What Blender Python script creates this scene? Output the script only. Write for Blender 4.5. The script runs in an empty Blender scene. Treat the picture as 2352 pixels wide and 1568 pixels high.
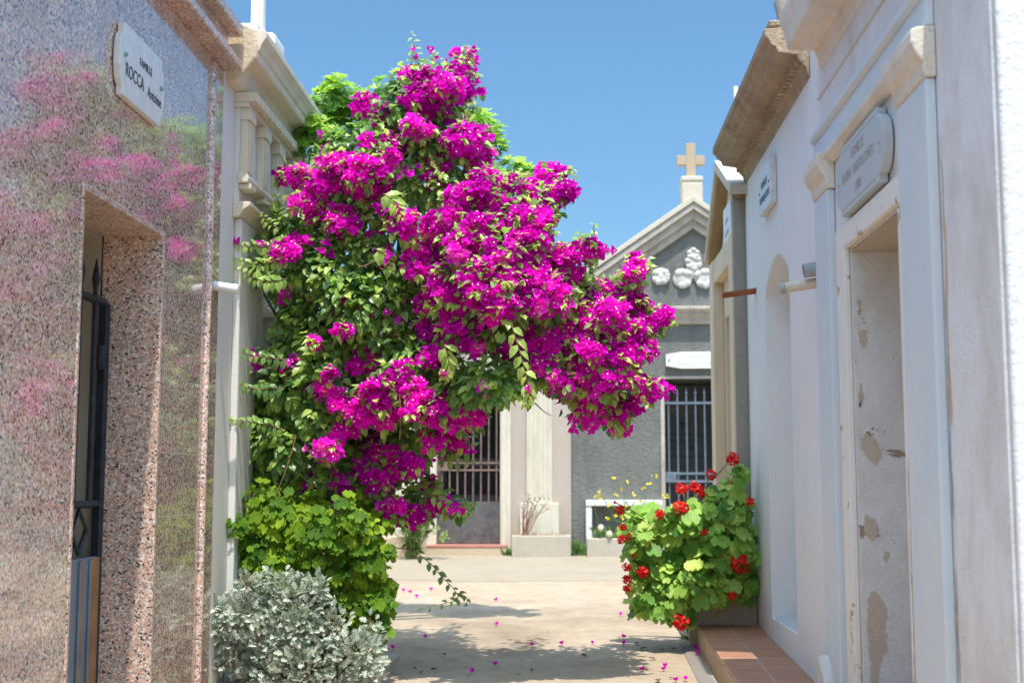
import bpy, bmesh, math, random
from mathutils import Vector, Matrix
R = random.Random(7)
C = bpy.context.scene.collection
PI = math.pi

# ------------------------------------------------------------------ camera model (used to place things by the photo's perspective)
FPX = 2940.0; CX, CY = 1176.0, 784.0; PH = math.atan(.1104); TH = math.atan(.0431); EYE = 1.42
_r = Vector((math.cos(TH), math.sin(TH), 0))
_f = Vector((-math.sin(TH)*math.cos(PH), math.cos(TH)*math.cos(PH), math.sin(PH)))
_u = Vector((math.sin(TH)*math.sin(PH), -math.cos(TH)*math.sin(PH), math.cos(PH)))
def ray(x, y): return _r*((x-CX)/FPX) - _u*((y-CY)/FPX) + _f
def at(x, y, Y):
    d = ray(x, y); t = Y/d.y
    return Vector((d.x*t, Y, EYE+d.z*t))
def on_ground(x, y, dz=0.0):
    d = ray(x, y); t = (dz-EYE)/(d.z-.04*d.y)
    return Vector((d.x*t, d.y*t, EYE+d.z*t))
def gz(y): return .04*max(-10, min(16, y))

# ------------------------------------------------------------------ object helpers
def tag(o, label=None, cat=None, group=None, kind=None):
    if label: o['label'] = label
    if cat: o['category'] = cat
    if group: o['group'] = group
    if kind: o['kind'] = kind
    return o
def thing(name, loc, label, cat, group=None):
    o = bpy.data.objects.new(name, None); C.objects.link(o); o.location = loc
    o.empty_display_size = .2
    return tag(o, label, cat, group)
def wloc(o):
    v = Vector((0, 0, 0))
    while o: v += o.location; o = o.parent
    return v
class MB:
    def __init__(s): s.v = []; s.f = []; s.t = []; s.m = []
    def add(s, vs, fs, tint=0.5, mi=0):
        k = len(s.v); s.v += [tuple(p) for p in vs]; s.t += [tint]*len(vs)
        s.f += [tuple(i+k for i in q) for q in fs]; s.m += [mi]*len(fs)
    def box(s, a, b, mi=0):
        x0, y0, z0 = a; x1, y1, z1 = b
        s.add([(x0,y0,z0),(x1,y0,z0),(x1,y1,z0),(x0,y1,z0),(x0,y0,z1),(x1,y0,z1),(x1,y1,z1),(x0,y1,z1)],
              [(0,3,2,1),(4,5,6,7),(0,1,5,4),(1,2,6,5),(2,3,7,6),(3,0,4,7)], mi=mi)
    def mbox(s, P, u0, u1, v0, v1, d0, d1):
        a = P(u0, v0, d0); b = P(u1, v1, d1)
        s.box([min(a[i], b[i]) for i in range(3)], [max(a[i], b[i]) for i in range(3)])
    def prism(s, P, poly, d0, d1):
        n = len(poly)
        vs = [P(u, v, d0) for u, v in poly] + [P(u, v, d1) for u, v in poly]
        s.add(vs, [tuple(range(n)), tuple(range(2*n-1, n-1, -1))] + [(i, (i+1) % n, n+(i+1) % n, n+i) for i in range(n)])
    def mould(s, P, prof, u0, u1):
        """profile of (d, v) swept along u, ends capped"""
        n = len(prof)
        vs = [P(u0, v, d) for d, v in prof] + [P(u1, v, d) for d, v in prof]
        s.add(vs, [tuple(range(n)), tuple(range(2*n-1, n-1, -1))] + [(i, (i+1) % n, n+(i+1) % n, n+i) for i in range(n)])
    def tube(s, pts, rad, n=8, cap=True):
        pts = [Vector(p) for p in pts]; k = len(pts)
        if not isinstance(rad, (list, tuple)): rad = [rad]*k
        vs = []; up = Vector((.31, .2, .93)); 
        for i, p in enumerate(pts):
            d = (pts[min(i+1, k-1)]-pts[max(i-1, 0)]).normalized()
            a = d.cross(up)
            if a.length < .05: a = d.cross(Vector((1, 0, 0)))
            a.normalize(); b = d.cross(a)
            for j in range(n):
                t = 2*PI*j/n; vs.append(p+(a*math.cos(t)+b*math.sin(t))*rad[i])
        fs = [(i*n+j, i*n+(j+1) % n, (i+1)*n+(j+1) % n, (i+1)*n+j) for i in range(k-1) for j in range(n)]
        if cap: fs += [tuple(range(n-1, -1, -1)), tuple(range((k-1)*n, k*n))]
        s.add(vs, fs)
    def ball(s, c, r, n=8, m=5, jit=0, rnd=None):
        c = Vector(c); vs = []; rr = r if isinstance(r, (list, tuple)) else (r, r, r)
        for i in range(m+1):
            a = PI*i/m
            for j in range(n):
                t = 2*PI*j/n; q = 1+(rnd.uniform(-jit, jit) if jit else 0)
                vs.append(c+Vector((math.sin(a)*math.cos(t)*rr[0], math.sin(a)*math.sin(t)*rr[1], math.cos(a)*rr[2]))*q)
        s.add(vs, [(i*n+j, i*n+(j+1) % n, (i+1)*n+(j+1) % n, (i+1)*n+j) for i in range(m) for j in range(n)])
    def wall(s, P, u0, u1, v0, v1, depth, hole=None, rec=.3, arch=0.0, n=1):
        """solid body with its front at d=0, back at d=-depth, and one recess (a, b, bottom, top); arch = rise above top"""
        if not hole: s.mbox(P, u0, u1, v0, v1, -depth, 0); return
        a, b, w0, w1 = hole
        def q(*pts): s.add([P(*p) for p in pts], [tuple(range(len(pts)))])
        q((u0,v0,0),(a,v0,0),(a,v1,0),(u0,v1,0)); q((b,v0,0),(u1,v0,0),(u1,v1,0),(b,v1,0))
        q((a,v0,0),(b,v0,0),(b,w0,0),(a,w0,0))
        q((a,w0,0),(b,w0,0),(b,w0,-rec),(a,w0,-rec))
        top = lambda t: w1+arch*(1-(2*t-1)**2)
        for i in range(n):
            t0, t1 = i/n, (i+1)/n; c0 = a+(b-a)*t0; c1 = a+(b-a)*t1; h0, h1 = top(t0), top(t1)
            q((c0,h0,0),(c1,h1,0),(c1,v1,0),(c0,v1,0)); q((c0,h0,0),(c1,h1,0),(c1,h1,-rec),(c0,h0,-rec))
            q((c0,w0,-rec),(c1,w0,-rec),(c1,h1,-rec),(c0,h0,-rec))
        for c in (a, b): q((c,w0,0),(c,w1,0),(c,w1,-rec),(c,w0,-rec))
        D = -depth
        q((u0,v0,0),(u0,v1,0),(u0,v1,D),(u0,v0,D)); q((u1,v0,0),(u1,v1,0),(u1,v1,D),(u1,v0,D))
        q((u0,v1,0),(u1,v1,0),(u1,v1,D),(u0,v1,D)); q((u0,v0,0),(u1,v0,0),(u1,v0,D),(u0,v0,D))
        q((u0,v0,D),(u1,v0,D),(u1,v1,D),(u0,v1,D))
    def build(s, name, mat, parent=None, loc=None, smooth=False, bevel=0, recalc=True, merge=False, seg=2):
        base = wloc(parent) if parent else Vector(loc or (0, 0, 0))
        me = bpy.data.meshes.new(name)
        me.from_pydata([(x-base.x, y-base.y, z-base.z) for x, y, z in s.v], [], s.f)
        at_ = me.attributes.new('tint', 'FLOAT', 'POINT'); at_.data.foreach_set('value', s.t)
        mats = mat if isinstance(mat, (list, tuple)) else [mat]
        for m in mats: me.materials.append(m)
        if len(mats) > 1: me.polygons.foreach_set('material_index', s.m)
        if recalc:
            bm = bmesh.new(); bm.from_mesh(me)
            if merge: bmesh.ops.remove_doubles(bm, verts=bm.verts, dist=.0005)
            bmesh.ops.recalc_face_normals(bm, faces=bm.faces); bm.to_mesh(me); bm.free()
        if smooth: me.polygons.foreach_set('use_smooth', [True]*len(me.polygons))
        me.update()
        o = bpy.data.objects.new(name, me); C.objects.link(o)
        if parent: o.parent = parent
        else: o.location = base
        if bevel:
            b = o.modifiers.new('bevel', 'BEVEL'); b.width = bevel; b.segments = seg; b.limit_method = 'ANGLE'; b.angle_limit = .6
            b.harden_normals = False
        return o
def left(c):  return lambda u, v, d: (c+d, u, v)       # walls facing +X
def right(c): return lambda u, v, d: (c-d, u, v)       # walls facing -X
def back(c):  return lambda u, v, d: (u, c-d, v)       # walls facing the camera
def text(body, size, mat, parent, pos, rot, name='lettering', ext=.0015, sx=1.0, align='CENTER'):
    cu = bpy.data.curves.new(name, 'FONT'); cu.body = body; cu.size = size; cu.extrude = ext
    cu.align_x = align; cu.align_y = 'CENTER'; cu.resolution_u = 3
    cu.materials.append(mat)
    tmp = bpy.data.objects.new(name, cu); C.objects.link(tmp); bpy.context.view_layer.update()
    me = bpy.data.meshes.new_from_object(tmp.evaluated_get(bpy.context.evaluated_depsgraph_get())); me.name = name
    bpy.data.objects.remove(tmp); bpy.data.curves.remove(cu)
    o = bpy.data.objects.new(name, me); C.objects.link(o); o.parent = parent
    o.location = Vector(pos)-wloc(parent); o.rotation_euler = rot; o.scale = (sx, 1, 1)
    return o
RL = (PI/2, 0, PI/2); RR = (PI/2, 0, -PI/2); RB = (PI/2, 0, 0)

# ------------------------------------------------------------------ materials
def new_mat(name):
    m = bpy.data.materials.new(name); m.use_nodes = True; nt = m.node_tree
    return m, nt, nt.nodes['Principled BSDF']
def N(nt, typ, **kw):
    n = nt.nodes.new(typ)
    for k, v in kw.items():
        if k in n.inputs: n.inputs[k].default_value = v
        else: setattr(n, k, v)
    return n
def coords(nt, scale=(1, 1, 1), kind='Object'):
    tc = N(nt, 'ShaderNodeTexCoord'); mp = N(nt, 'ShaderNodeMapping'); mp.inputs['Scale'].default_value = scale
    nt.links.new(tc.outputs[kind], mp.inputs['Vector']); return mp.outputs['Vector']
def noise(nt, vec, scale, detail=4, rough=.55, dist=0):
    n = N(nt, 'ShaderNodeTexNoise'); n.inputs['Scale'].default_value = scale; n.inputs['Detail'].default_value = detail
    n.inputs['Roughness'].default_value = rough; n.inputs['Distortion'].default_value = dist
    nt.links.new(vec, n.inputs['Vector']); return n.outputs['Fac']
def ramp(nt, fac, stops, interp='LINEAR'):
    r = N(nt, 'ShaderNodeValToRGB'); e = r.color_ramp.elements; r.color_ramp.interpolation = interp
    while len(e) < len(stops): e.new(.5)
    for i, (p, c) in enumerate(stops):
        e[i].position = p; e[i].color = (*c, 1) if not isinstance(c, (int, float)) else (c, c, c, 1)
    nt.links.new(fac, r.inputs['Fac']); return r.outputs['Color']
def mix(nt, fac, a, b, mode='MIX'):
    m = N(nt, 'ShaderNodeMix', data_type='RGBA', blend_type=mode)
    for i, x in ((0, fac), (6, a), (7, b)):
        if isinstance(x, (int, float)): m.inputs[i].default_value = x
        elif isinstance(x, tuple): m.inputs[i].default_value = (*x, 1)
        else: nt.links.new(x, m.inputs[i])
    return m.outputs[2]
def bump(nt, bs, h, strength, dist=.01, prev=None):
    b = N(nt, 'ShaderNodeBump'); b.inputs['Strength'].default_value = strength; b.inputs['Distance'].default_value = dist
    nt.links.new(h, b.inputs['Height'])
    if prev is not None: nt.links.new(prev, b.inputs['Normal'])
    nt.links.new(b.outputs['Normal'], bs.inputs['Normal']); return b.outputs['Normal']
def plaster(name, col, stain, amount=.5, grain=60, bstr=.4, streak=None, sstr=.4, peel=None, pth=.62, pscale=3, rough=.9, dots=None):
    m, nt, bs = new_mat(name); bs.inputs['Roughness'].default_value = rough; bs.inputs['Specular IOR Level'].default_value = .25
    v = coords(nt)
    f1 = ramp(nt, noise(nt, v, 2.2, 6, .6, .4), [(.35, 0), (.7, 1)])
    f2 = ramp(nt, noise(nt, v, 14, 5, .65), [(.35, 0.0), (.75, 1.0)])
    c = mix(nt, .5, f1, f2)
    c = mix(nt, amount, (0, 0, 0), c, 'MIX')
    colr = mix(nt, c, col, stain)
    if streak:
        vs = coords(nt, (2.6, 1.7, .85)); s = ramp(nt, noise(nt, vs, 1.7, 9, .72, .3), [(.47, 0), (.68, 1)])
        colr = mix(nt, mix(nt, sstr, (0, 0, 0), s), colr, streak)
    h = noise(nt, v, grain, 5, .7)
    hh = h
    if dots:
        dd = mix(nt, 1.0, ramp(nt, noise(nt, v, 70, 4, .6), [(.56, 0), (.70, 1)]), ramp(nt, noise(nt, v, 2.6, 5, .6), [(.42, .08), (.62, 1)]), 'MULTIPLY'); colr = mix(nt, mix(nt, .55, (0,0,0), dd), colr, dots)
    if peel:
        pn = ramp(nt, noise(nt, v, pscale, 6, .6, .6), [(pth, 0), (pth+.012, 1)])
        pc = mix(nt, noise(nt, v, 12, 4), peel, tuple(x*.6 for x in peel)); colr = mix(nt, pn, colr, pc)
        hh = mix(nt, pn, h, (0.0, 0.0, 0.0))
    nt.links.new(colr, bs.inputs['Base Color'])
    bump(nt, bs, hh, bstr, .01)
    return m
def flat(name, col, rough=.6, metal=0, var=.12, scale=9, bstr=0, bscale=40, spec=.4):
    m, nt, bs = new_mat(name); bs.inputs['Roughness'].default_value = rough; bs.inputs['Metallic'].default_value = metal
    bs.inputs['Specular IOR Level'].default_value = spec
    v = coords(nt); n = ramp(nt, noise(nt, v, scale, 5, .6), [(.3, 0), (.7, 1)])
    nt.links.new(mix(nt, n, tuple(x*(1-var) for x in col), tuple(min(1, x*(1+var)) for x in col)), bs.inputs['Base Color'])
    if bstr: bump(nt, bs, noise(nt, v, bscale, 5, .65), bstr)
    return m
def granite(name, joints=True, rough=.1, coarse=1.0):
    m, nt, bs = new_mat(name)
    v = coords(nt)
    vo = N(nt, 'ShaderNodeTexVoronoi'); vo.inputs['Scale'].default_value = 122*coarse; vo.inputs['Randomness'].default_value = 1
    nt.links.new(v, vo.inputs['Vector'])
    sep = N(nt, 'ShaderNodeSeparateColor'); nt.links.new(vo.outputs['Color'], sep.inputs['Color'])
    sp = ramp(nt, sep.outputs[0], [(0, (.06, .055, .058)), (.085, (.30, .275, .26)), (.25, (.56, .36, .27)), (.50, (.67, .46, .36)), (.72, (.62, .52, .45)), (.85, (.80, .74, .69))], 'CONSTANT')
    big = ramp(nt, noise(nt, v, 5, 4), [(.3, (.85, .8, .78)), (.7, (1.08, 1.0, .95))])
    col = mix(nt, 1.0, sp, big, 'MULTIPLY')
    bs.inputs['Roughness'].default_value = rough; bs.inputs['IOR'].default_value = 1.62
    if joints: bs.inputs['Coat Weight'].default_value = .62; bs.inputs['Coat IOR'].default_value = 1.5; bs.inputs['Coat Roughness'].default_value = .05
    if joints:
        tc = N(nt, 'ShaderNodeTexCoord'); sx = N(nt, 'ShaderNodeSeparateXYZ'); cb = N(nt, 'ShaderNodeCombineXYZ')
        nt.links.new(tc.outputs['Object'], sx.inputs[0]); nt.links.new(sx.outputs['Y'], cb.inputs['X']); nt.links.new(sx.outputs['Z'], cb.inputs['Y'])
        mp = N(nt, 'ShaderNodeMapping'); mp.inputs['Location'].default_value = (.57, .102, 0); nt.links.new(cb.outputs[0], mp.inputs['Vector'])
        br = N(nt, 'ShaderNodeTexBrick'); br.offset = .5; br.squash = 1
        for k, x in (('Scale', 1), ('Mortar Size', .0036), ('Mortar Smooth', .2), ('Brick Width', .62), ('Row Height', .3012), ('Bias', 0)): br.inputs[k].default_value = x
        br.inputs['Color1'].default_value = (.82, .82, .82, 1); br.inputs['Color2'].default_value = (1, 1, 1, 1)
        nt.links.new(mp.outputs[0], br.inputs['Vector'])
        col = mix(nt, 1.0, col, br.outputs['Color'], 'MULTIPLY')
        col = mix(nt, br.outputs['Fac'], col, (.46, .36, .29))
        rr = N(nt, 'ShaderNodeMath', operation='MULTIPLY_ADD'); rr.inputs[1].default_value = .6; rr.inputs[2].default_value = rough
        nt.links.new(br.outputs['Fac'], rr.inputs[0]); nt.links.new(rr.outputs[0], bs.inputs['Roughness'])
        inv = N(nt, 'ShaderNodeMath', operation='SUBTRACT'); inv.inputs[0].default_value = 1; nt.links.new(br.outputs['Fac'], inv.inputs[1])
        pv = bump(nt, bs, inv.outputs[0], .5, .003)
        bump(nt, bs, sep.outputs[1], .018, .001, pv)
    nt.links.new(col, bs.inputs['Base Color'])
    return m
def leafmat(name, stops, rough=.4, trans=.35, spec=.5, back_=None, tboost=1.6):
    m, nt, bs = new_mat(name)
    a = N(nt, 'ShaderNodeAttribute', attribute_name='tint')
    c = ramp(nt, a.outputs['Fac'], stops)
    v = coords(nt); n = ramp(nt, noise(nt, v, 9, 3), [(.3, (.8, .8, .8)), (.7, (1.2, 1.2, 1.2))])
    c = mix(nt, 1.0, c, n, 'MULTIPLY')
    nt.links.new(c, bs.inputs['Base Color']); bs.inputs['Roughness'].default_value = rough
    bs.inputs['Specular IOR Level'].default_value = spec
    tr = N(nt, 'ShaderNodeBsdfTranslucent'); cc = mix(nt, 1.0, c, (tboost, tboost, tboost*.8), 'MULTIPLY'); nt.links.new(cc, tr.inputs['Color'])
    ms = N(nt, 'ShaderNodeMixShader'); ms.inputs[0].default_value = trans
    nt.links.new(bs.outputs[0], ms.inputs[1]); nt.links.new(tr.outputs[0], ms.inputs[2])
    nt.links.new(ms.outputs[0], nt.nodes['Material Output'].inputs['Surface'])
    return m
M = {}
M['granite'] = granite('polished_granite'); M['granite_trim'] = granite('granite_trim', False, .3, 1.0)
M['marble'] = None
def marble(name, col=(.72, .71, .68)):
    m, nt, bs = new_mat(name); v = coords(nt, (1, 1, 1)); bs.inputs['Roughness'].default_value = .35
    n = ramp(nt, noise(nt, coords(nt, (3, 9, 3)), 2.2, 8, .6, 1.6), [(.45, 0), (.53, 1), (.62, 0)])
    nt.links.new(mix(nt, mix(nt, .35, (0, 0, 0), n), col, (.36, .38, .41)), bs.inputs['Base Color']); return m
M['marble'] = marble('veined_marble'); M['grey_marble'] = plaster('grey_marble', (.52, .55, .56), (.45, .49, .52), .6, 90, .08, rough=.6)
M['white_stone'] = flat('white_sign_stone', (.80, .79, .76), .5, var=.04)
M['ink'] = flat('engraved_ink', (.05, .055, .07), .7); M['faint_ink'] = flat('worn_lettering', (.55, .56, .55), .8)
M['grey_ink'] = flat('grey_lettering', (.36, .34, .32), .8); M['blue_ink'] = flat('blue_grey_ink', (.16, .20, .26), .8)
M['verdigris'] = flat('verdigris_bolt', (.16, .34, .26), .5, .3)
M['iron'] = flat('dark_iron', (.025, .032, .042), .5, .2, .4, 25, .2)
M['sheet'] = flat('painted_sheet_metal', (.16, .20, .25), .45, .1, .2, 3)
M['rust'] = flat('rusty_sheet', (.26, .15, .07), .6, .1, .4, 6)
M['white_pipe'] = flat('white_plastic', (.75, .76, .76), .35, var=.03)
M['beige_inner'] = plaster('beige_inner_plaster', (.47, .40, .31), (.36, .30, .23), .6, 50, .2)
M['cream'] = plaster('cream_paint', (.72, .65, .52), (.64, .52, .37), .55, 70, .35, (.44, .38, .30), .35, dots=(.35,.32,.28))
M['cream_lime'] = plaster('pale_limewash', (.70, .68, .63), (.60, .57, .50), .5, 80, .35)
M['rough_end'] = plaster('rough_cement_end', (.66, .54, .38), (.50, .39, .25), .6, 45, 1.0)
M['white_paint'] = plaster('white_paint', (.80, .80, .79), (.70, .69, .66), .4, 60, .3)
M['white_lime'] = plaster('bluish_limewash', (.84, .84, .86), (.74, .69, .64), .85, 75, .7, (.56, .50, .45), .62, dots=(.33, .33, .32))
M['stucco_end'] = plaster('white_stucco', (.72, .72, .73), (.64, .64, .65), .5, 34, 1.0)
M['white_rough'] = plaster('rough_lime_stone', (.74, .72, .68), (.46, .41, .34), .9, 25, 1.0)
M['bare_plaster'] = plaster('bare_old_plaster', (.58, .48, .37), (.42, .34, .26), .8, 40, .8)
M['orange_plaster'] = plaster('orange_undercoat', (.66, .47, .31), (.56, .40, .28), .6, 50, .5); M['crack_dark'] = flat('crack', (.10, .065, .045), 1)
M['blue_trim'] = plaster('blue_grey_limewash', (.60, .69, .76), (.74, .73, .71), .9, 65, .6, (.80, .77, .73), .5)
M['moulding'] = plaster('weathered_moulding', (.78, .76, .72), (.76, .58, .38), .9, 60, .6, (.40, .37, .32), .45, dots=(.25,.2,.16))
M['peeling'] = plaster('peeling_reveal', (.74, .73, .72), (.56, .50, .43), .85, 45, .9, (.80, .80, .80), .3, peel=(.40, .31, .22), pth=.612, pscale=2.9)
M['peel_edge'] = plaster('peeling_edge', (.82, .79, .75), (.74, .64, .52), .6, 60, .4, peel=(.66, .45, .27), pth=.63, pscale=7)
M['mid_wall'] = plaster('middle_limewash', (.82, .82, .84), (.80, .73, .65), .8, 80, .35, (.68, .76, .82), .5)
M['old_cornice'] = plaster('lichened_cornice', (.56, .42, .28), (.26, .19, .13), .95, 34, 1.3, (.16, .12, .09), .5, dots=(.08,.07,.06), peel=(.62, .54, .44), pth=.60, pscale=26)
M['ochre'] = plaster('ochre_render', (.76, .62, .45), (.68, .54, .38), .5, 60, .25, (.48, .40, .31), .4)
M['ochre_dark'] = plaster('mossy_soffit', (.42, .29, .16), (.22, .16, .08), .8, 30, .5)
M['side_cement'] = plaster('grey_cement', (.40, .36, .30), (.26, .24, .21), .75, 30, .7, dots=(.1,.1,.1))
M['coping'] = plaster('pale_coping', (.66, .58, .46), (.50, .45, .38), .6, 30, .6)
M['roughcast'] = plaster('grey_roughcast', (.215, .22, .20), (.15, .15, .138), .8, 26, 1.8, (.115, .115, .105), .55)
M['back_trim'] = plaster('worn_white_trim', (.60, .56, .49), (.36, .28, .21), .95, 34, .6, (.26, .24, .22), .6)
M['back_cream'] = plaster('flaking_cream', (.72, .67, .54), (.62, .58, .50), .5, 40, .3, (.30, .27, .23), .35, dots=(.2,.18,.15))
M['back_pink'] = plaster('pinkish_render', (.50, .44, .40), (.47, .38, .28), .8, 40, .4)
M['cross_stone'] = plaster('sandy_stone', (.50, .39, .27), (.42, .33, .24), .6, 60, .4)
M['ornament'] = plaster('white_ornament', (.66, .65, .63), (.46, .38, .29), .6, 40, .6)
M['concrete'] = plaster('planter_concrete', (.52, .47, .39), (.40, .35, .28), .7, 45, .4, (.36, .30, .22), .35)
M['planter_ochre'] = plaster('ochre_planter', (.52, .41, .30), (.40, .32, .25), .7, 50, .3, (.30, .26, .22), .3)
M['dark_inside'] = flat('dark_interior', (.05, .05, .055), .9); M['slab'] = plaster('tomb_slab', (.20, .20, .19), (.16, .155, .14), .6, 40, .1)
M['slab_frame'] = flat('tomb_slab_frame', (.24, .22, .19), .9)
M['blue_bar'] = flat('pale_blue_grille', (.15, .19, .235), .5, .1, .25, 12); M['rust_bar'] = flat('rusted_grille', (.23, .15, .13), .7, .1, .3, 10)
M['dark_panel'] = plaster('blotched_dark_panel', (.06, .06, .066), (.26, .25, .245), .75, 30, .2, rough=.7)
M['blue_panel'] = flat('blue_grey_panel', (.17, .22, .27), .6, .1, .2)
M['red_tile'] = flat('red_step_tile', (.46, .20, .15), .7); M['step'] = plaster('ochre_step', (.54, .42, .27), (.62, .55, .45), .6, 40, .4)
M['terracotta_pipe'] = flat('terracotta', (.36, .11, .05), .75, var=.2); M['cement_pipe'] = flat('cement_pipe', (.38, .39, .40), .9, var=.2, bstr=.4)
M['cream_pipe'] = flat('painted_pipe', (.66, .56, .44), .7, var=.1)
M['soil'] = flat('dry_soil', (.10, .07, .045), 1, var=.4, scale=30, bstr=.8)
M['bark'] = flat('grey_bark', (.20, .165, .135), .9, var=.35, scale=30, bstr=.6)
M['twig'] = flat('reddish_twig', (.26, .13, .075), .8, var=.3, scale=30); M['stem'] = flat('green_stem', (.16, .22, .05), .6)
M['dry'] = flat('dry_stalk', (.34, .23, .13), .9, var=.3)
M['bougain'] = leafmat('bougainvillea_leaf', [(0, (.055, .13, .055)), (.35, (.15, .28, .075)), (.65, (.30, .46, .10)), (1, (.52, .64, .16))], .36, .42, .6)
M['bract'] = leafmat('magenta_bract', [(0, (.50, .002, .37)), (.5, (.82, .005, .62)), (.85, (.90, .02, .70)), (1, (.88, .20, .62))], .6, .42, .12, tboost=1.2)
M['floret'] = flat('cream_floret', (.80, .74, .50), .7, var=.05)
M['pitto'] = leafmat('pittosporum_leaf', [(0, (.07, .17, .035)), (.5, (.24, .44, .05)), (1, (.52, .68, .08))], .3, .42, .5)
M['pelarg'] = leafmat('pelargonium_leaf', [(0, (.045, .13, .014)), (.5, (.16, .29, .018)), (1, (.40, .53, .04))], .6, .42, .2)
M['silver'] = leafmat('silver_leaf', [(0, (.25, .31, .24)), (.5, (.41, .47, .38)), (1, (.60, .65, .54))], .8, .2, .15, tboost=1.0)
M['zonal'] = leafmat('geranium_leaf', [(0, (.07, .20, .04)), (.45, (.22, .43, .07)), (1, (.54, .68, .15))], .5, .35, .3)
M['petal'] = leafmat('red_petal', [(0, (.62, .006, .012)), (.5, (.88, .02, .03)), (1, (.92, .10, .08))], .5, .3, .2, tboost=1.1)
M['weed'] = leafmat('weed_leaf', [(0, (.05, .10, .03)), (.5, (.10, .19, .05)), (1, (.24, .34, .09))], .6, .35, .2)
M['yellow'] = flat('yellow_petal', (.78, .62, .02), .6, var=.1)
M['dead_leaf'] = flat('dead_leaf', (.16, .10, .06), .9, var=.4)

def ground_mat():
    m, nt, bs = new_mat('beige_concrete_ground'); bs.inputs['Roughness'].default_value = .93; bs.inputs['Specular IOR Level'].default_value = .2
    v = coords(nt)
    a = ramp(nt, noise(nt, v, .9, 7, .62, .5), [(.30, (.285, .215, .15)), (.5, (.40, .315, .225)), (.70, (.455, .37, .28))])
    b = ramp(nt, noise(nt, v, 9, 6, .7), [(.3, (.82, .80, .78)), (.6, (1.03, 1.03, 1.03))])
    c = mix(nt, 1.0, a, b, 'MULTIPLY')
    p = ramp(nt, noise(nt, v, 3.1, 6, .65, 1.0), [(.58, 0), (.68, 1)]); c = mix(nt, mix(nt, .5, (0,0,0), p), c, (.38, .33, .27))
    d = ramp(nt, noise(nt, v, 55, 3, .6), [(.66, 0), (.72, 1)]); c = mix(nt, mix(nt, .5, (0,0,0), d), c, (.24, .19, .14))
    sx = N(nt, 'ShaderNodeSeparateXYZ'); tc = N(nt, 'ShaderNodeTexCoord'); nt.links.new(tc.outputs['Object'], sx.inputs[0])
    w = noise(nt, v, 2.0, 3); ad = N(nt, 'ShaderNodeMath', operation='MULTIPLY_ADD'); ad.inputs[1].default_value = .12
    nt.links.new(w, ad.inputs[0]); nt.links.new(sx.outputs['Y'], ad.inputs[2])
    md = N(nt, 'ShaderNodeMath', operation='PINGPONG'); md.inputs[1].default_value = 1.55; nt.links.new(ad.outputs[0], md.inputs[0])
    cr = ramp(nt, md.outputs[0], [(0, 1), (.006, .0)]); c = mix(nt, mix(nt, .55, (0,0,0), cr), c, (.16, .125, .09))
    nt.links.new(c, bs.inputs['Base Color'])
    bump(nt, bs, noise(nt, v, 30, 6, .7), .5, .01)
    return m
M['ground'] = ground_mat()
M['path'] = plaster('pale_path_concrete', (.355, .30, .225), (.27, .22, .16), .8, 40, .4)
M['gutter'] = plaster('dark_gutter', (.26, .23, .20), (.16, .14, .12), .7, 40, .6)
def tile_mat():
    m, nt, bs = new_mat('terracotta_tiles'); bs.inputs['Roughness'].default_value = .6
    v = coords(nt); br = N(nt, 'ShaderNodeTexBrick'); br.offset = 0
    mp = N(nt, 'ShaderNodeMapping'); mp.inputs['Location'].default_value = (.0, .1, 0); nt.links.new(v, mp.inputs['Vector'])
    for k, x in (('Scale', 1), ('Mortar Size', .004), ('Mortar Smooth', .1), ('Brick Width', .335), ('Row Height', .33)): br.inputs[k].default_value = x
    br.inputs['Color1'].default_value = (.36, .175, .105, 1); br.inputs['Color2'].default_value = (.42, .215, .135, 1); br.inputs['Mortar'].default_value = (.40, .32, .26, 1)
    nt.links.new(mp.outputs[0], br.inputs['Vector'])
    n = ramp(nt, noise(nt, coords(nt, (2, 9, 2)), 3, 5, .6), [(.35, (.78, .76, .75)), (.7, (1.15, 1.13, 1.1))])
    nt.links.new(mix(nt, 1.0, br.outputs['Color'], n, 'MULTIPLY'), bs.inputs['Base Color']); return m
M['tiles'] = tile_mat()
M['tile_side'] = plaster('ochre_tile_edge', (.56, .40, .25), (.44, .30, .19), .7, 30, .2, (.30, .20, .13), .5)

# ------------------------------------------------------------------ world, sun, camera
sd = Vector((.062, -.37, 1)).normalized()
w = bpy.data.worlds.new("World"); bpy.context.scene.world = w; w.use_nodes = True
sky = w.node_tree.nodes.new('ShaderNodeTexSky'); sky.sky_type = 'NISHITA'; sky.sun_disc = False
sky.sun_elevation = math.asin(sd.z); sky.sun_rotation = math.atan2(sd.x, sd.y); sky.air_density = .75; sky.dust_density = .5; sky.ozone_density = 2.2
grade = w.node_tree.nodes.new('ShaderNodeMix'); grade.data_type = 'RGBA'; grade.blend_type = 'MULTIPLY'; grade.inputs[0].default_value = 1
grade.inputs[7].default_value = (.50, .66, .66, 1); w.node_tree.links.new(sky.outputs[0], grade.inputs[6])
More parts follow.
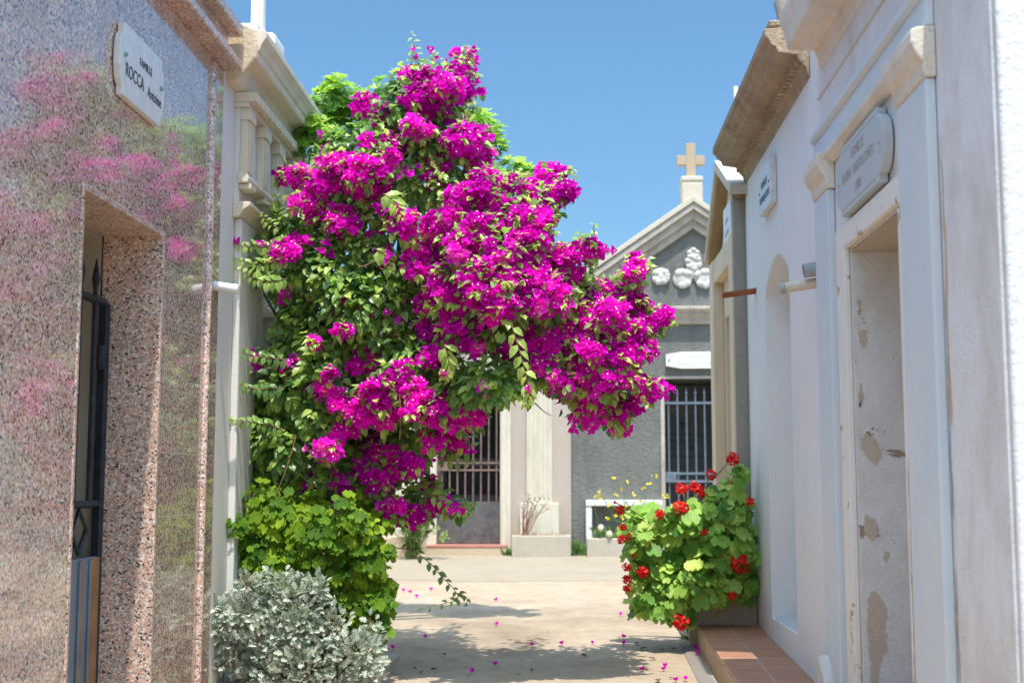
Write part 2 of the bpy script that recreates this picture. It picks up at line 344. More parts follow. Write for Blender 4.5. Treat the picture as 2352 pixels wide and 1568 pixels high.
# added fill: upper sky brightened above the view to lift the shaded walls
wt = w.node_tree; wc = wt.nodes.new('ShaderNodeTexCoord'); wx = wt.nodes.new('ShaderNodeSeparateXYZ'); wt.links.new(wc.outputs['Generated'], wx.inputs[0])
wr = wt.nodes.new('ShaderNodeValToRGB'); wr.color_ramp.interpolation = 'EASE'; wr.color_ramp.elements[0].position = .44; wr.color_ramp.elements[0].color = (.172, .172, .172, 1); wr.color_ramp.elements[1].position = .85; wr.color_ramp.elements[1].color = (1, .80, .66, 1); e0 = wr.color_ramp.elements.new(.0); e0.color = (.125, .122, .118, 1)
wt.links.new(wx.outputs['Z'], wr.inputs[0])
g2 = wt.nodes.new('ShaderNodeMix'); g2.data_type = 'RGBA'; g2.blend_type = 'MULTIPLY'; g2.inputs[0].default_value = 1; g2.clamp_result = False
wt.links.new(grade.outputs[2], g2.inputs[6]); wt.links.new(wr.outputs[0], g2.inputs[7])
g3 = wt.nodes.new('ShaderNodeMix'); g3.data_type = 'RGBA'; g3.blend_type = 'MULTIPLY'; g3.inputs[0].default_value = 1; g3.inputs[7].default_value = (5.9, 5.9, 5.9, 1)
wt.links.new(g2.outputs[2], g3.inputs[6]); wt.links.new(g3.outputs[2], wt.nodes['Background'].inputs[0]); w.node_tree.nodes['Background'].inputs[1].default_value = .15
sl = bpy.data.lights.new('sun', 'SUN'); sl.energy = 2.5; sl.angle = math.radians(.53); sl.color = (1, .95, .87)
so = bpy.data.objects.new('sun', sl); C.objects.link(so); so.rotation_euler = sd.to_track_quat('Z', 'Y').to_euler(); so.location = (2, -8, 14)
cam = bpy.data.cameras.new('camera'); co = bpy.data.objects.new('camera', cam); C.objects.link(co)
co.location = (0, 0, EYE); co.rotation_euler = (PI/2+PH, 0, TH); cam.sensor_width = 36; cam.lens = 36*FPX/2352; cam.clip_end = 2000; cam.clip_start = .05
cam.dof.use_dof = True; cam.dof.focus_distance = 6.6; cam.dof.aperture_fstop = 2.8
sc = bpy.context.scene; sc.camera = co
sc.view_settings.view_transform = 'Standard'; sc.view_settings.look = 'None'; sc.view_settings.exposure = 1.17; sc.view_settings.gamma = 1
sc.cycles.max_bounces = 10; sc.cycles.transparent_max_bounces = 8; sc.cycles.use_denoising = True; sc.cycles.caustics_reflective = False; sc.cycles.caustics_refractive = False

# ------------------------------------------------------------------ ground
g = MB(); xs = [-300, -6, 6, 300]; ys = [-300, -10, 16, 400]
for j in range(3):
    for i in range(3):
        g.add([(xs[i],ys[j],gz(ys[j])),(xs[i+1],ys[j],gz(ys[j])),(xs[i+1],ys[j+1],gz(ys[j+1])),(xs[i],ys[j+1],gz(ys[j+1]))], [(0,1,2,3)])
tag(g.build('ground', M['ground'], merge=True), kind='structure')
p = MB(); n = 40; prev = None                               # paler slab along the far tombs, with a worn edge
rows = []
for i in range(n+1):
    x = -5+11*i/n; y = 12.32+R.uniform(-.03, .03)+.06*math.sin(x*2.1); rows.append((x, y))
vs = [(x, y, gz(y)+.012) for x, y in rows]+[(x, 15.6, gz(15.6)+.012) for x, y in rows]+[(x, y-.015, gz(y)-.01) for x, y in rows]
p.add(vs, [(i, i+1, n+2+i, n+1+i) for i in range(n)]+[(i, 2*n+2+i, 2*n+3+i, i+1) for i in range(n)])
tag(p.build('path', M['path']), kind='structure')
p = MB(); p.add([(.70, -2, gz(-2)+.005), (.83, -2, gz(-2)+.005), (.83, 8.7, gz(8.7)+.005), (.74, 8.7, gz(8.7)+.005)], [(0, 1, 2, 3)])
tag(p.build('gutter', M['gutter']), kind='structure')

# ------------------------------------------------------------------ granite tomb (left)
LW = -1.9; P = left(LW)
T = thing('granite_tomb', (LW, 4.0, .16), 'tomb clad in polished pink granite tiles reflecting flowers and sky', 'tomb')
b = MB(); b.wall(P, 1.0, 6.84, -.3, 3.70, 3.0, (4.865, 5.885, .1, 2.60), .9)
b.build('wall', M['granite'], T, merge=True)
b = MB(); b.mould(P, [(-.02, 3.701), (.092, 3.701), (.10, 3.71), (.10, 3.75), (.092, 3.76), (-.02, 3.76)], 1.0, 6.855)
b.mbox(P, 1.0, 6.80, 3.7605, 3.895, -2.9, .03)
b.mould(P, [(-.02, 3.8955), (.092, 3.8955), (.10, 3.905), (.10, 3.955), (.092, 3.965), (-2.9, 3.965), (-2.9, 3.8955)], 1.0, 6.86)
b.build('cornice', M['granite_trim'], T)
b = MB(); zs = [-.2+.02*i for i in range(1)]; prof = [(0, 6.595), (.014, 6.60), (.022, 6.612), (.022, 6.628), (.014, 6.64), (0, 6.645)]
n = len(prof); vs = [(LW+d+.0005, y, z) for z in (-.2, 3.665, 3.69) for d, y in [(q if z < 3.67 else (q[0]*.3, 6.62+(q[1]-6.62)*.6)) for q in prof]]
b.add(vs, [(k*n+i, k*n+i+1, (k+1)*n+i+1, (k+1)*n+i) for k in range(2) for i in range(n-1)]+[tuple(range(2*n, 3*n))])
b.build('corner_bead', M['granite_trim'], T, smooth=True)
b = MB()                                                     # door reveal of thick granite slabs, proud of the opening
b.box((LW-.28, 5.857, .05), (LW+.006, 5.886, 2.599)); b.build('door_jamb', M['granite_trim'], T, bevel=.004)
b = MB(); b.box((LW-.28, 4.86, .05), (LW+.004, 4.884, 2.599)); b.build('door_jamb', M['granite_trim'], T, bevel=.004)
b = MB(); b.box((LW-.28, 4.886, 2.571), (LW+.004, 5.856, 2.6)); b.build('lintel', M['granite_trim'], T, bevel=.004)
b = MB(); b.box((LW-.9+.004, 4.87, .1), (LW-.29, 4.89, 2.6)); b.box((LW-.9+.004, 5.85, .1), (LW-.29, 5.88, 2.6)); b.box((LW-.896, 4.891, .1), (LW-.88, 5.849, 2.6)); b.box((LW-.88, 4.891, 2.57), (LW-.29, 5.849, 2.598))
b.build('inner_wall', M['beige_inner'], T)
b = MB(); b.box((LW-.88, 4.89, .1), (LW+.02, 5.85, .2)); b.build('threshold', M['granite_trim'], T, bevel=.005)
# wrought iron gate in the opening
G = thing('iron_gate', (LW-.25, 5.83, .24), 'dark wrought iron gate with spear tips in the granite doorway', 'gate')
gx = LW-.25
def bar(name, a, c, r, mat=M['iron'], sides=4, parent=G):
    m_ = MB(); m_.tube([a, c], r, sides); return m_.build(name, mat, parent)
bar('frame_post', (gx, 5.825, .24), (gx, 5.825, 2.25), .026)
bar('frame_post', (gx, 4.93, .24), (gx, 4.93, 2.25), .026)
for z in (2.25, 1.325): bar('rail', (gx, 4.93, z), (gx, 5.83, z), .019)
for y in (5.70, 5.52, 5.34, 5.16, 5.0):
    m_ = MB(); m_.tube([(gx, y, 1.325), (gx, y, 2.26), (gx, y, 2.30), (gx, y, 2.35), (gx, y, 2.44)], [.012, .012, .011, .020, .002], 6); m_.build('spear_bar', M['iron'], G)
for k in range(3):
    y = 5.60-.26*k; m_ = MB(); m_.tube([(gx, y+.09, 1.21), (gx, y, 1.30), (gx, y-.09, 1.21), (gx, y, 1.11), (gx, y+.09, 1.21)], .012, 4); m_.build('diamond', M['iron'], G)
m_ = MB(); m_.box((gx-.006, 4.93, .24), (gx+.012, 5.845, 1.09)); m_.box((gx+.0121, 5.70, .25), (gx+.022, 5.72, 1.08)); m_.box((gx+.0121, 5.58, .25), (gx+.022, 5.60, 1.08)); m_.build('lower_panel', M['sheet'], G, bevel=.003)
m_ = MB(); m_.box((gx+.0125, 5.725, .25), (gx+.018, 5.84, 1.085)); m_.build('rust_strip', M['rust'], G)
m_ = MB(); m_.box((gx+.0125, 5.604, .25), (gx+.016, 5.635, 1.08)); m_.build('rust_strip', M['rust'], G)
m_ = MB(); m_.tube([(gx+.0, 5.80, 1.94), (gx, 5.80, 2.05)], .02, 8); m_.build('hinge', M['iron'], G)
# marble name plaque
def rounded_plaque(cy, cz, hw, hh, notch, bul):
    """rectangle whose two short sides bulge out between notched corners"""
    pts = []
    def side(sgn):
        o = []
        for i in range(11):
            t = -1+2*i/10; o.append((sgn*(hw+bul*math.sqrt(max(0, 1-t*t*.96))), t*(hh-notch)))
        return o
    pts.append((-hw, -hh)); pts.append((hw, -hh)); pts.append((hw, -(hh-notch))); pts += side(1); pts.append((hw, hh-notch)); pts.append((hw, hh))
    pts.append((-hw, hh)); pts.append((-hw, hh-notch)); pts += side(-1)[::-1]; pts.append((-hw, -(hh-notch)))
    return [(cy+a, cz+c) for a, c in pts]
S = thing('name_plaque', (LW, 5.425, 3.2), 'veined white marble family plaque with green studs on pink granite', 'plaque')
b = MB(); b.prism(P, rounded_plaque(5.425, 3.205, .255, .158, .045, .042), .004, .034); b.build('slab', M['marble'], S, bevel=.003)
text('FAMILLE', .05, M['ink'], S, (LW+.0345, 5.455, 3.255), RL, sx=.92)
text('ROCCA', .083, M['ink'], S, (LW+.0345, 5.315, 3.165), RL, sx=.82)
text('Antoine', .07, M['ink'], S, (LW+.0345, 5.58, 3.155), RL, sx=.85)
for y in (5.185, 5.665):
    b = MB(); b.ball((LW+.036, y, 3.225), (.013, .011, .011), 12, 8); b.build('stud', M['verdigris'], S, smooth=True)
S = thing('drain_pipe', (LW, 6.76, 2.47), 'short white plastic drain pipe sticking out of the granite corner', 'pipe')
b = MB(); pts = [(LW-.02, 6.77, 2.482), (LW+.115, 6.80, 2.462)]
b.tube(pts, .026, 14, cap=False); b.tube([pts[1], pts[0]], .022, 14, cap=False)
n0 = len(b.v); b.build('pipe', M['white_pipe'], S, smooth=True, recalc=False)
b = MB(); b.tube([(LW+.09, 6.7945, 2.4655), (LW+.117, 6.8005, 2.4615)], .0285, 14, cap=False); b.build('pipe_rim', M['white_pipe'], S, smooth=True, recalc=False)

# ------------------------------------------------------------------ cream tomb (left, behind the granite one)
P = left(-1.905)
T = thing('cream_tomb', (-1.905, 7.7, .3), 'cream painted tomb with dentil cornice and white stepped cross on its roof', 'tomb')
b = MB(); b.wall(P, 6.86, 8.615, -.3, 3.72, 2.6, (7.78, 8.45, .35, 2.52), .16); b.build('wall', M['cream_lime'], T, merge=True)
b = MB(); b.mould(P, [(0, 3.66), (.055, 3.665), (.075, 3.70), (.085, 3.765), (.165, 3.785), (.172, 3.80), (.172, 3.835), (.182, 3.84), (.195, 3.875), (.222, 3.915), (.222, 3.95), (0, 4.01)], 6.92, 8.50)
b.build('cornice', M['cream'], T, bevel=.004)
b = MB(); b.mould(P, [(-.02, 3.661), (.05, 3.661), (.10, 3.70), (.155, 3.775), (.175, 3.79), (.178, 3.86), (.155, 3.955), (.10, 3.99), (-.02, 4.0)], 6.895, 6.919); b.build('cornice_end', M['rough_end'], T, bevel=.012)
b = MB(); b.mbox(P, 7.10, 8.61, 3.60, 3.659, .001, .105); b.mbox(P, 7.10, 8.61, 3.57, 3.5995, .001, .085); b.build('bed_moulding', M['cream'], T, bevel=.004)
for k in range(24):
    y = 7.105+k*.0625; b = MB(); b.mbox(P, y, y+.043, 3.604, 3.655, .1052, .128); b.build('dentil', M['cream'], T)
b = MB(); b.mbox(P, 7.12, 8.60, 3.02, 3.5695, .001, .03); b.build('frieze', M['cream_lime'], T)
for y in (7.13, 7.52, 7.91, 8.30):
    b = MB(); b.mbox(P, y, y+.13, 3.19, 3.50, .0302, .075); b.mbox(P, y-.012, y+.142, 3.50, 3.5693, .0303, .088)
    b.mbox(P, y+.02, y+.03, 3.20, 3.495, .0752, .084); b.mbox(P, y+.06, y+.07, 3.20, 3.495, .0752, .084); b.mbox(P, y+.10, y+.11, 3.20, 3.495, .0752, .084)
    b.build('triglyph', M['cream'], T, bevel=.003)
    b = MB(); b.mbox(P, y-.005, y+.12, 3.095, 3.125, .0303, .10); b.build('bracket', M['cream'], T, bevel=.005)
b = MB(); b.mould(P, [(.0302, 3.128), (.085, 3.128), (.092, 3.15), (.08, 3.185), (.0302, 3.189)], 7.10, 8.61)
b.mould(P, [(.001, 2.93), (.04, 2.935), (.06, 2.97), (.10, 2.995), (.10, 3.018), (.001, 3.0195)], 7.11, 8.61); b.build('ledge', M['cream'], T, bevel=.004)
b = MB(); b.mbox(P, 7.16, 7.56, .2, 2.929, .001, .042); b.build('pilaster', M['cream_lime'], T, bevel=.006)
b = MB(); b.mbox(P, 7.60, 7.775, .3, 2.62, .001, .03); b.build('door_frame', M['cream'], T, bevel=.006)
b = MB(); b.mbox(P, 7.90, 8.40, .4, 1.9, -.159, -.13); b.prism(P, [(7.90, 1.9), (8.40, 1.9)]+[(8.15+.25*math.cos(t), 1.9+.22*math.sin(t)) for t in [PI*i/10 for i in range(1, 10)]], -.159, -.13); b.build('door_panel', M['beige_inner'], T, bevel=.004)
b = MB(); b.mbox(P, 7.34, 7.62, 4.013, 4.105, -.35, .17); b.build('pedestal', M['white_paint'], T, bevel=.03, seg=3)
b = MB(); b.prism(P, [(7.0, 3.99), (8.15, 3.985), (8.05, 3.99), (7.95, 4.0), (7.78, 4.055), (7.63, 4.065), (7.62, 4.012), (7.3, 4.012), (7.0, 4.03)], -.3, .15); b.build('parapet', M['white_paint'], T, bevel=.02)
b = MB(); b.box((-1.90, 7.40, 4.1055), (-1.825, 7.47, 4.95)); b.box((-2.12, 7.401, 4.66), (-1.901, 7.469, 4.735)); b.box((-1.824, 7.401, 4.66), (-1.60, 7.469, 4.735)); b.build('cross', M['white_paint'], T, bevel=.006)

# white tomb farther on the left, only its cross shows above the shrub
T = thing('white_tomb', (-3.3, 11.6, .45), 'white tomb behind the bright green shrub, only its thin cross tip showing', 'tomb')
b = MB(); b.box((-4.6, 10.9, -.2), (-2.35, 13.2, 3.5)); b.build('wall', M['white_paint'], T, bevel=.01)
b = MB(); b.box((-2.75, 10.85, 3.5), (-2.25, 11.25, 4.0)); b.build('pedestal', M['white_paint'], T, bevel=.02)
b = MB(); b.box((-2.21, 10.98, 4.0), (-2.135, 11.05, 4.88)); b.box((-2.28, 10.96, 3.9), (-2.1, 11.1, 4.0)); b.build('cross', M['white_paint'], T, bevel=.005)

# ------------------------------------------------------------------ right: portico tomb
RW = 1.25; P = right(RW)
T = thing('plaster_tomb', (RW, 5.0, .2), 'weathered white plaster tomb with peeling doorway and moulded cornice, nearest right', 'tomb')
b = MB(); b.wall(P, 3.70, 6.22, -.3, 3.60, 2.4, (4.72, 5.62, .2, 2.44), .42); o = b.build('wall', M['white_lime'], T, merge=True, bevel=.012, seg=3)
b = MB(); b.box((RW+.008, 3.672, -.3), (RW+2.4, 3.6995, 3.598)); b.build('end_wall', M['stucco_end'], T, bevel=.02, seg=4)
b = MB(); b.box((RW+.006, 5.6215, .2), (RW+.42, 5.64, 2.438)); b.build('reveal', M['peeling'], T)   # skin inside the far reveal
b = MB(); b.box((RW+.001, 5.601, .2), (RW+.418, 5.6195, 2.438)); b.build('reveal', M['peeling'], T)
b = MB(); b.mbox(P, 4.725, 5.60, 2.425, 2.4385, -.418, -.002); b.build('soffit', M['beige_inner'], T)  # beige here paints in warm light reflected under the lintel
b = MB(); b.mbox(P, 4.64, 4.712, .2, 2.552, .001, .028); b.build('door_frame', M['peel_edge'], T, bevel=.006)
b = MB(); b.mbox(P, 5.63, 5.80, .2, 2.552, .001, .028); b.build('door_frame', M['peel_edge'], T, bevel=.006)
b = MB(); b.mbox(P, 4.7125, 5.6295, 2.45, 2.552, .001, .028); b.build('lintel', M['peel_edge'], T, bevel=.006)
for (a, c) in ((4.255, 4.635), (5.90, 6.215)):
    b = MB(); b.mbox(P, a, c, .2, 2.78, .001, .038); b.build('pilaster', M['blue_trim'], T, bevel=.008)
    b = MB(); b.mould(P, [(.001, 2.781), (.04, 2.782), (.046, 2.80), (.046, 2.83), (.07, 2.86), (.085, 2.90), (.085, 2.945), (.06, 2.955), (.001, 2.96)], a-.015, c+.01); b.build('capital', M['moulding'], T, bevel=.008)
b = MB(); b.mould(P, [(.001, 2.90), (.03, 2.905), (.05, 2.93), (.05, 2.958), (.001, 2.9595)], 4.648, 5.882); b.build('moulding', M['moulding'], T, bevel=.006)
b = MB(); b.mbox(P, 4.25, 6.235, 2.961, 3.07, .001, .03); b.mould(P, [(.001, 3.0705), (.032, 3.0705), (.05, 3.085), (.05, 3.11), (.001, 3.115)], 4.24, 6.24); b.build('architrave', M['blue_trim'], T, bevel=.006)
b = MB(); b.mbox(P, 4.20, 6.225, 3.30, 3.308, .001, .008); b.build('frieze_line', M['moulding'], T)
b = MB(); b.mould(P, [(.001, 3.42), (.01, 3.44), (.025, 3.50), (.03, 3.52), (.16, 3.53), (.165, 3.545), (.175, 3.60), (.195, 3.66), (.20, 3.70), (.001, 3.74)], 4.15, 6.14); b.build('cornice', M['moulding'], T, bevel=.008)
b = MB(); b.mould(P, [(-.02, 3.7405), (.13, 3.7405), (.13, 3.80), (-.02, 3.82)], 4.2, 6.12); b.build('roof_slab', M['side_cement'], T, bevel=.01)
b = MB(); b.prism(P, [(6.03, .1), (6.27, .1), (6.26, .50), (6.22, .60), (6.16, .625), (6.09, .57), (6.04, .52)], .001, .085); b.build('plinth_block', M['white_rough'], T, bevel=.018, seg=3)
b = MB(); b.prism(back(3.6718), [(1.36, 1.75), (1.40, 1.98), (1.38, 2.02), (1.5, 2.08), (2.0, 2.1), (2.0, 1.2), (1.46, 1.3), (1.40, 1.55)], -.001, .002); b.build('bare_patch', M['beige_inner'], T)
def blotch(pts, Y, nm, m_, jag=.006):
    q_ = [at(x, y, Y) for x, y in pts]; out = []
    for i in range(len(q_)):
        a0, a1 = q_[i], q_[(i+1) % len(q_)]
        for k in range(5): v_ = a0.lerp(a1, k/5); out.append((v_.x+R.uniform(-jag, jag), v_.z+R.uniform(-jag, jag)))
    b_ = MB(); b_.prism(back(Y), [(max(1.256, u), v) for u, v in out], .0006, .0022); return b_.build(nm, m_, T)
for pts in ([(1978,1005),(2000,1000),(2016,1015),(2024,1050),(2012,1066),(1990,1050),(1980,1030)], [(1998,1358),(2018,1362),(2038,1392),(2034,1450),(2040,1488),(2020,1520),(2012,1600),(2000,1560),(1998,1500),(1990,1450),(1992,1400)], [(1972,760),(1990,758),(1992,780),(1982,800),(1974,785)], [(1968,690),(1976,688),(1978,720),(1970,724)], [(1972,880),(1980,880),(1981,925),(1974,935)], [(2030,1262),(2046,1270),(2040,1290),(2030,1285)], [(1984,1180),(2010,1190),(2018,1225),(2004,1240),(1988,1225)]):
    blotch(pts, 5.6008, 'peeled_patch', M['bare_plaster'])
def crack(pts, d, wdt, nm, m_):
    b_ = MB(); k = len(pts); L_ = []; 
    q_ = []
    for i in range(k-1):
        for j in range(6): t = j/6; q_.append((pts[i][0]+(pts[i+1][0]-pts[i][0])*t+R.uniform(-.004, .004), pts[i][1]+(pts[i+1][1]-pts[i][1])*t))
    q_.append(pts[-1]); n_ = len(q_); ww = [wdt*R.uniform(.3, 1.2)*(.15 if i in (0, n_-1) else 1) for i in range(n_)]
    vs_ = [P(u-w_, v, d) for (u, v), w_ in zip(q_, ww)]+[P(u+w_, v, d) for (u, v), w_ in zip(q_, ww)]
    b_.add(vs_, [(i, i+1, n_+i+1, n_+i) for i in range(n_-1)]); return b_.build(nm, m_, T)
crack([(4.655, 1.55), (4.668, 1.3), (4.66, 1.1)], .0292, .010, 'chipped_edge', M['orange_plaster']); crack([(4.662, 1.12), (4.66, .8), (4.668, .5)], .0292, .012, 'chipped_edge', M['orange_plaster'])
crack([(4.668, 1.52), (4.672, 1.36)], .0296, .003, 'crack', M['crack_dark']); crack([(4.674, 1.2), (4.668, .95), (4.676, .72), (4.67, .45)], .0296, .0032, 'crack', M['crack_dark'])
crack([(4.245, 2.05), (4.238, 1.8), (4.246, 1.5), (4.24, 1.3)], .0012, .0028, 'crack', M['crack_dark']); crack([(4.236, 1.15), (4.242, .95), (4.235, .7)], .0012, .0035, 'crack', M['crack_dark'])
crack([(4.23, 2.5), (4.222, 2.2), (4.235, 1.9), (4.225, 1.6)], .001, .014, 'chipped_edge', M['orange_plaster'])
# grey plaque over the door
S = thing('name_plaque', (RW, 5.2, 2.73), 'grey stone plaque with rounded ends over the peeling doorway', 'plaque')
b = MB(); b.prism(P, rounded_plaque(5.235, 2.722, .335, .148, .032, .095), .006, .046); b.build('slab', M['grey_marble'], S, bevel=.004)
for s in (-1, 1):
    b = MB(); b.tube([(RW-.0462, 5.235+s*.365, 2.722), (RW-.0475, 5.235+s*.365, 2.722)], .035, 16); b.build('rosette', M['grey_marble'], S)
    b = MB(); b.tube([(RW-.0476, 5.235+s*.365, 2.722), (RW-.049, 5.235+s*.365, 2.722)], .007, 8); b.build('screw', M['grey_ink'], S)
b = MB(); b.mbox(P, 4.93, 5.54, 2.845, 2.848, .0461, .0468); b.mbox(P, 4.93, 5.54, 2.596, 2.599, .0461, .0468); b.build('border', M['grey_ink'], S)
text('FAMILLE', .062, M['grey_ink'], S, (RW-.0462, 5.235, 2.80), RR, sx=1.0)
text('PASINI', .062, M['grey_ink'], S, (RW-.0462, 5.44, 2.725), RR, sx=.95); text('BARTOLOMEO', .062, M['grey_ink'], S, (RW-.0462, 5.135, 2.725), RR, sx=.88)
text('1883', .055, M['grey_ink'], S, (RW-.0462, 5.235, 2.645), RR, sx=1.0)

# ------------------------------------------------------------------ right: middle tomb
P = right(RW)
T = thing('limewashed_tomb', (RW, 7.5, .3), 'bluish white tomb with arched niche and lichened brown cornice', 'tomb')
b = MB(); b.wall(P, 6.24, 8.86, -.3, 3.62, 2.4, (7.17, 8.05, .60, 2.60), .2, .16, 12); b.build('wall', M['mid_wall'], T, merge=True, bevel=.015, seg=3)
b = MB(); b.mbox(P, 7.175, 8.045, .55, .604, -.197, -.01); b.build('sill', M['grey_marble'], T)
b = MB(); b.mould(P, [(.001, 3.48), (.012, 3.50), (.02, 3.535), (.035, 3.55), (.06, 3.58), (.065, 3.60), (.16, 3.615), (.165, 3.63), (.17, 3.645), (.195, 3.66), (.205, 3.685), (.225, 3.70), (.228, 3.74), (.001, 3.76)], 6.42, 8.80); b.build('cornice', M['old_cornice'], T, bevel=.004)
for k in range(34):
    y = 6.45+k*.068; b = MB(); b.mbox(P, y, y+.04, 3.553, 3.583, .037, .072); b.build('dentil', M['old_cornice'], T)
b = MB(); b.mbox(P, 6.45, 8.78, 3.761, 3.80, -2.3, .20); b.build('roof_slab', M['old_cornice'], T, bevel=.01)
b = MB(); b.tube([(1.16, 6.58, 3.80), (1.16, 6.58, 3.86), (1.16, 6.58, 3.93), (1.16, 6.58, 3.98), (1.16, 6.58, 4.02)], [.045, .045, .06, .05, .01], 12); b.build('finial', M['side_cement'], T, smooth=True)
b = MB(); b.box((1.10, 8.20, 3.80), (1.125, 8.23, 4.0)); b.build('rod', M['white_paint'], T)
S = thing('name_plaque', (RW, 7.75, 3.2), 'pale blue white family plaque on the wall above the arched niche', 'plaque')
b = MB(); b.mbox(P, 7.51, 7.96, 3.075, 3.365, .002, .04); b.build('slab', M['marble'], S, bevel=.003)
text('FAMILLE', .065, M['blue_ink'], S, (RW-.0405, 7.735, 3.24), RR, sx=1.0)
text('STEFANI JACQUES', .06, M['blue_ink'], S, (RW-.0405, 7.735, 3.155), RR, sx=.78)
for y in (7.55, 7.92): b = MB(); b.tube([(RW-.0402, y, 3.21), (RW-.044, y, 3.21)], .008, 8); b.build('screw', M['ink'], S)
# pipes on the right walls
def pipe(name, a, c, r, m_, label, trough=False):
    T_ = thing(name, a, label, 'pipe'); b_ = MB()
    if trough:
        a = Vector(a); c = Vector(c); d = (c-a).normalized(); s_ = Vector((0, 1, 0)); up = Vector((0, 0, 1)); vs_ = []
        for q in (a, c):
            for rr in (r, r*.75):
                for i in range(9):
                    t = PI+PI*i/8; vs_.append(q+s_*math.cos(t)*rr+up*math.sin(t)*rr)
        fs_ = []
        for i in range(8): fs_ += [(i, i+1, 18+i+1, 18+i), (9+i, 27+i, 27+i+1, 9+i+1), (18+i, 18+i+1, 27+i+1, 27+i), (i, 9+i, 9+i+1, i+1)]
        fs_ += [(0, 18, 27, 9), (8, 17, 35, 26)]
        b_.add(vs_, fs_)
    else:
        b_.tube([a, c], r, 16, cap=False); b_.tube([c, a], r*.82, 16, cap=False)
    return T_, b_.build('spout', m_, T_, smooth=True, recalc=trough)
t1, _ = pipe('tile_spout', (RW+.02, 8.45, 2.70), (1.03, 8.42, 2.665), .036, M['terracotta_pipe'], 'half round terracotta spout by the far end of bluish wall', True)
t2, _ = pipe('wall_pipe', (RW+.02, 6.30, 2.405), (1.06, 6.33, 2.375), .026, M['cream_pipe'], 'long cream painted pipe sticking out beside the blue pilaster')
b = MB(); b.tube([(1.085, 6.326, 2.379), (1.058, 6.3303, 2.3747)], .0275, 16, cap=False); b.build('pipe_rim', M['cement_pipe'], t2, smooth=True, recalc=False)
t3, _ = pipe('cement_pipe', (RW+.02, 6.27, 2.47), (1.165, 6.275, 2.455), .036, M['cement_pipe'], 'broken stub of grey cement pipe just above the cream pipe')

# ------------------------------------------------------------------ right: ochre gabled tomb
P = right(1.24)
T = thing('ochre_tomb', (1.24, 9.6, .35), 'narrow ochre gabled tomb with mossy eaves behind the red geranium', 'tomb')
b = MB(); b.wall(P, 8.93, 10.30, -.2, 3.15, 2.2, (9.50, 10.0, .4, 2.70), .2); b.build('wall', M['ochre'], T, merge=True)
b = MB(); b.prism(P, [(8.93, 3.151), (10.30, 3.151), (9.62, 3.74)], -2.0, -.002); b.build('gable', M['ochre'], T)
for (a, c) in ((8.90, 9.10), (10.08, 10.31)):
    b = MB(); b.mbox(P, a, c, -.1, 3.17, .001, .085); b.build('pilaster', M['ochre'], T, bevel=.006)
b = MB(); b.mbox(P, 9.1005, 10.0795, 2.99, 3.17, .001, .075); b.build('lintel', M['ochre'], T, bevel=.006)
b = MB(); b.box((1.165, 8.872, -.1), (1.5, 8.8995, 3.42)); b.build('side_wall', M['side_cement'], T, bevel=.005)
b = MB(); b.prism(P, [(8.74, 3.40), (8.74, 3.475), (9.60, 3.86), (10.42, 3.26), (10.42, 3.19), (9.60, 3.77)], -2.0, .11); b.build('roof', M['coping'], T, bevel=.006)
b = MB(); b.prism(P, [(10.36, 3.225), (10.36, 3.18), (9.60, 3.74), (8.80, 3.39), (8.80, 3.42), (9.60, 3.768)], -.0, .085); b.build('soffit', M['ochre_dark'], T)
S = thing('name_plaque', (1.24, 9.6, 3.2), 'small faded white plaque in the ochre gable', 'plaque')
b = MB(); b.mbox(P, 9.18, 9.62, 3.175, 3.47, .002, .05); b.build('slab', M['white_stone'], S, bevel=.003)
text('FAMILLE', .055, M['faint_ink'], S, (1.24-.0505, 9.4, 3.35), RR); text('MARTINI', .055, M['faint_ink'], S, (1.24-.0505, 9.4, 3.26), RR)

# ------------------------------------------------------------------ tiled ledge
T = thing('tiled_ledge', (1.05, 6.5, .26), 'low terracotta tiled ledge along the foot of the bluish wall', 'ledge')
def sl(x0, x1, y0, y1, h0, h1, ydrop=0):
    b_ = MB(); vs_ = [(x, y, gz(y)+h) for h in (h0, h1) for (x, y) in ((x0, y0), (x1, y0), (x1, y1), (x0, y1))]
    b_.add(vs_, [(0,3,2,1),(4,5,6,7),(0,1,5,4),(1,2,6,5),(2,3,7,6),(3,0,4,7)]); return b_
sl(.862, 1.249, 3.9, 8.62, -.2, .137).build('body', M['tile_side'], T)
sl(.852, 1.249, 3.9, 8.62, .1375, .15).build('tile_top', M['tiles'], T, bevel=.002)
for k in range(16):
    y = 3.95+k*.3; sl(.850, .861, y, y+.295, -.1, .136).build('edge_tile', M['tile_side'], T)

